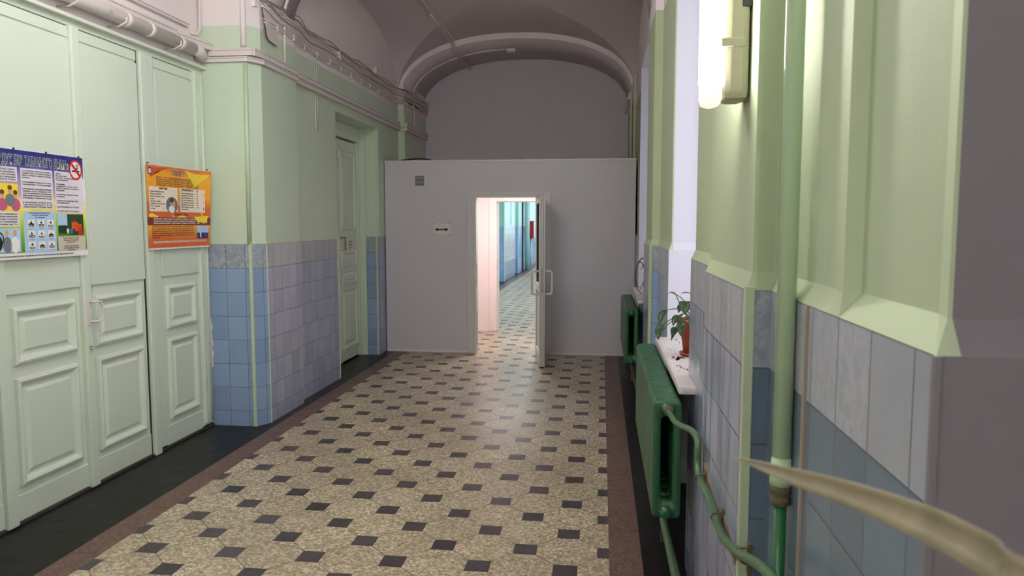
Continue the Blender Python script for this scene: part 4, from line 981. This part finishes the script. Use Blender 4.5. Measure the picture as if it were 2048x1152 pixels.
b = MB(); b.lathe([(.074, 1.148), (.05, 1.154), (.002, 1.156)], (PX0, PY0, 0), M_soil, 24); b.build('soil', pp_)
# (leaf base, tip, width) in metres
LV = [((.345, 4.10, 1.13), (.305, 4.05, 1.075), .036), ((.335, 4.12, 1.14), (.318, 4.10, 1.062), .046), ((.36, 4.15, 1.22), (.325, 4.12, 1.14), .045), ((.355, 4.16, 1.215), (.368, 4.15, 1.20), .02),
      ((.425, 4.05, 1.205), (.388, 4.02, 1.150), .050), ((.445, 4.1, 1.17), (.432, 4.06, 1.09), .045), ((.418, 4.2, 1.12), (.398, 4.16, 1.065), .034), ((.43, 4.2, 1.10), (.395, 4.18, 1.045), .03),
      ((.46, 4.12, 1.275), (.455, 4.08, 1.205), .062), ((.50, 4.15, 1.31), (.438, 4.13, 1.315), .040), ((.395, 4.2, 1.315), (.372, 4.2, 1.300), .014), ((.53, 4.1, 1.30), (.56, 4.05, 1.22), .06),
      ((.55, 4.2, 1.22), (.62, 4.15, 1.18), .06), ((.50, 4.05, 1.20), (.49, 3.99, 1.12), .055), ((.56, 4.3, 1.28), (.60, 4.35, 1.20), .06), ((.48, 4.28, 1.24), (.45, 4.36, 1.18), .05), ((.46, 4.18, 1.20), (.43, 4.2, 1.13), .045)]
for i, (a, c, w) in enumerate(LV):
    b = MB(); leaf_mesh(b, a, c, w*1.15, .10, M_leaf, heart=True); solid(b.build('leaf', pp_))
    if i not in (3,):
        s0 = Vector((PX0+random.uniform(-.02, .02), PY0+random.uniform(-.02, .02), 1.15)); e = Vector(a); mid = (s0+e)/2+Vector((0, 0, .05))
        b = MB(); b.tube(smooth([s0, mid, e], 3), .0028, M_stem, 6); b.build('stem', pp_)
b = MB(); b.tube(smooth([(.50, 4.18, 1.15), (.43, 4.2, 1.27), (.415, 4.2, 1.315), (.385, 4.2, 1.318)], 3), .003, M_stem, 6); b.build('stem', pp_)
# second plant with strap leaves
sp2 = thing('strap_leaf_plant', (.50, 7.75, .965), 'small plant with arching strap leaves on the sill of the further window', 'plant')
b = MB(); b.lathe([(.05, .966), (.07, 1.08), (.076, 1.09), (.066, 1.09), (.05, .98)], (.50, 7.75, 0), M_terra, 24); b.build('pot', sp2)
b = MB(); b.lathe([(.066, 1.075), (.002, 1.08)], (.50, 7.75, 0), M_soil, 20); b.build('soil', sp2)
def strap(b, pts, w, m):
    pts = smooth(pts, 3); n = len(pts); k = b.mi(m); rows = []
    for i, p in enumerate(pts):
        u = i/(n-1); t = (pts[min(i+1, n-1)]-pts[max(i-1, 0)]).normalized(); sv = t.cross(Vector((1, .35, .1))).normalized(); nn = sv.cross(t)
        wd = w*(1-u**3)*(min(1, u*5+.5)); rows.append([b.bm.verts.new(p+sv*wd*q/2+nn*abs(q)*wd*.2) for q in (-1, 0, 1)])
    for A_, B_ in zip(rows, rows[1:]):
        for j in range(2):
            f = b.bm.faces.new((A_[j], A_[j+1], B_[j+1], B_[j])); f.material_index = k; f.smooth = True
for pts in ([(.49, 7.74, 1.07), (.44, 7.70, 1.25), (.39, 7.66, 1.33), (.35, 7.62, 1.26), (.345, 7.6, 1.12), (.37, 7.58, 1.02), (.40, 7.57, 1.0)],
            [(.49, 7.76, 1.07), (.45, 7.75, 1.32), (.41, 7.72, 1.36), (.36, 7.70, 1.26), (.352, 7.69, 1.12), (.39, 7.68, 1.03)],
            [(.50, 7.76, 1.07), (.47, 7.6, 1.2), (.42, 7.5, 1.12), (.38, 7.45, 1.02)],
            [(.51, 7.75, 1.07), (.52, 7.9, 1.30), (.48, 8.0, 1.32), (.42, 8.05, 1.2)]):
    b = MB(); strap(b, pts, .028, M_leafd); solid(b.build('leaf', sp2), .0012)
# big near leaf arching in from the sill beside the camera
np_ = thing('near_plant', (.62, .30, .965), 'long pale blurred leaf blade reaching in at the lower right', 'plant')
b = MB(); b.lathe([(.07, .966), (.10, 1.10), (.106, 1.11), (.095, 1.11), (.07, .98)], (.62, .30, 0), M_terra, 28); b.build('pot', np_)
b = MB(); b.lathe([(.095, 1.09), (.002, 1.095)], (.62, .30, 0), M_soil, 20); b.build('soil', np_)
def blade(b, pts, ws, m, up=(0, 0, 1)):
    pts = [Vector(p) for p in pts]; k = b.mi(m); rows = []; n = len(pts)
    for i, p in enumerate(pts):
        t = (pts[min(i+1, n-1)]-pts[max(i-1, 0)]).normalized(); sv = (Vector(up)-t*Vector(up).dot(t)).normalized(); nn = sv.cross(t)
        rows.append([b.bm.verts.new(p+sv*ws[i]*q/2-nn*(1-q*q)*ws[i]*.22) for q in (-1, -.5, 0, .5, 1)])
    for A_, B_ in zip(rows, rows[1:]):
        for j in range(4):
            f = b.bm.faces.new((A_[j], A_[j+1], B_[j+1], B_[j])); f.material_index = k; f.smooth = True
def spline(P, n=8):
    P = [Vector(p) for p in P]; Q = [P[0]*2-P[1]]+P+[P[-1]*2-P[-2]]; out = []
    for i in range(1, len(Q)-2):
        for j in range(n):
            t = j/n; a, b_, c, d = Q[i-1:i+3]
            out.append(.5*((2*b_)+(c-a)*t+(2*a-5*b_+4*c-d)*t*t+(3*b_-a-3*c+d)*t**3))
    return out+[P[-1]]
path = spline([(.60, .30, 1.10), (.52, .30, 1.34), (.37, .33, 1.475), (.234, .41, 1.5045), (.2286, .45, 1.504), (.2172, .51, 1.4995), (.1951, .59, 1.489), (.1634, .68, 1.4745), (.1351, .75, 1.4655)])
wp = spline([(.016, 0, 0), (.020, 0, 0), (.024, 0, 0), (.026, 0, 0), (.0255, 0, 0), (.024, 0, 0), (.019, 0, 0), (.0125, 0, 0), (.0008, 0, 0)])
b = MB(); blade(b, path, [max(.0006, w.x) for w in wp], M_blade, (.15, .1, 1)); solid(b.build('leaf', np_), .001)
for pts in ([(.63, .28, 1.1), (.70, .15, 1.35), (.76, -.02, 1.42)], [(.60, .26, 1.1), (.62, .05, 1.3), (.60, -.12, 1.30)]):
    pt = spline(pts, 8); b = MB(); blade(b, pt, [.024*(1-(i/(len(pt)-1))**3)+.0006 for i in range(len(pt))], M_leafd); solid(b.build('leaf', np_), .001)
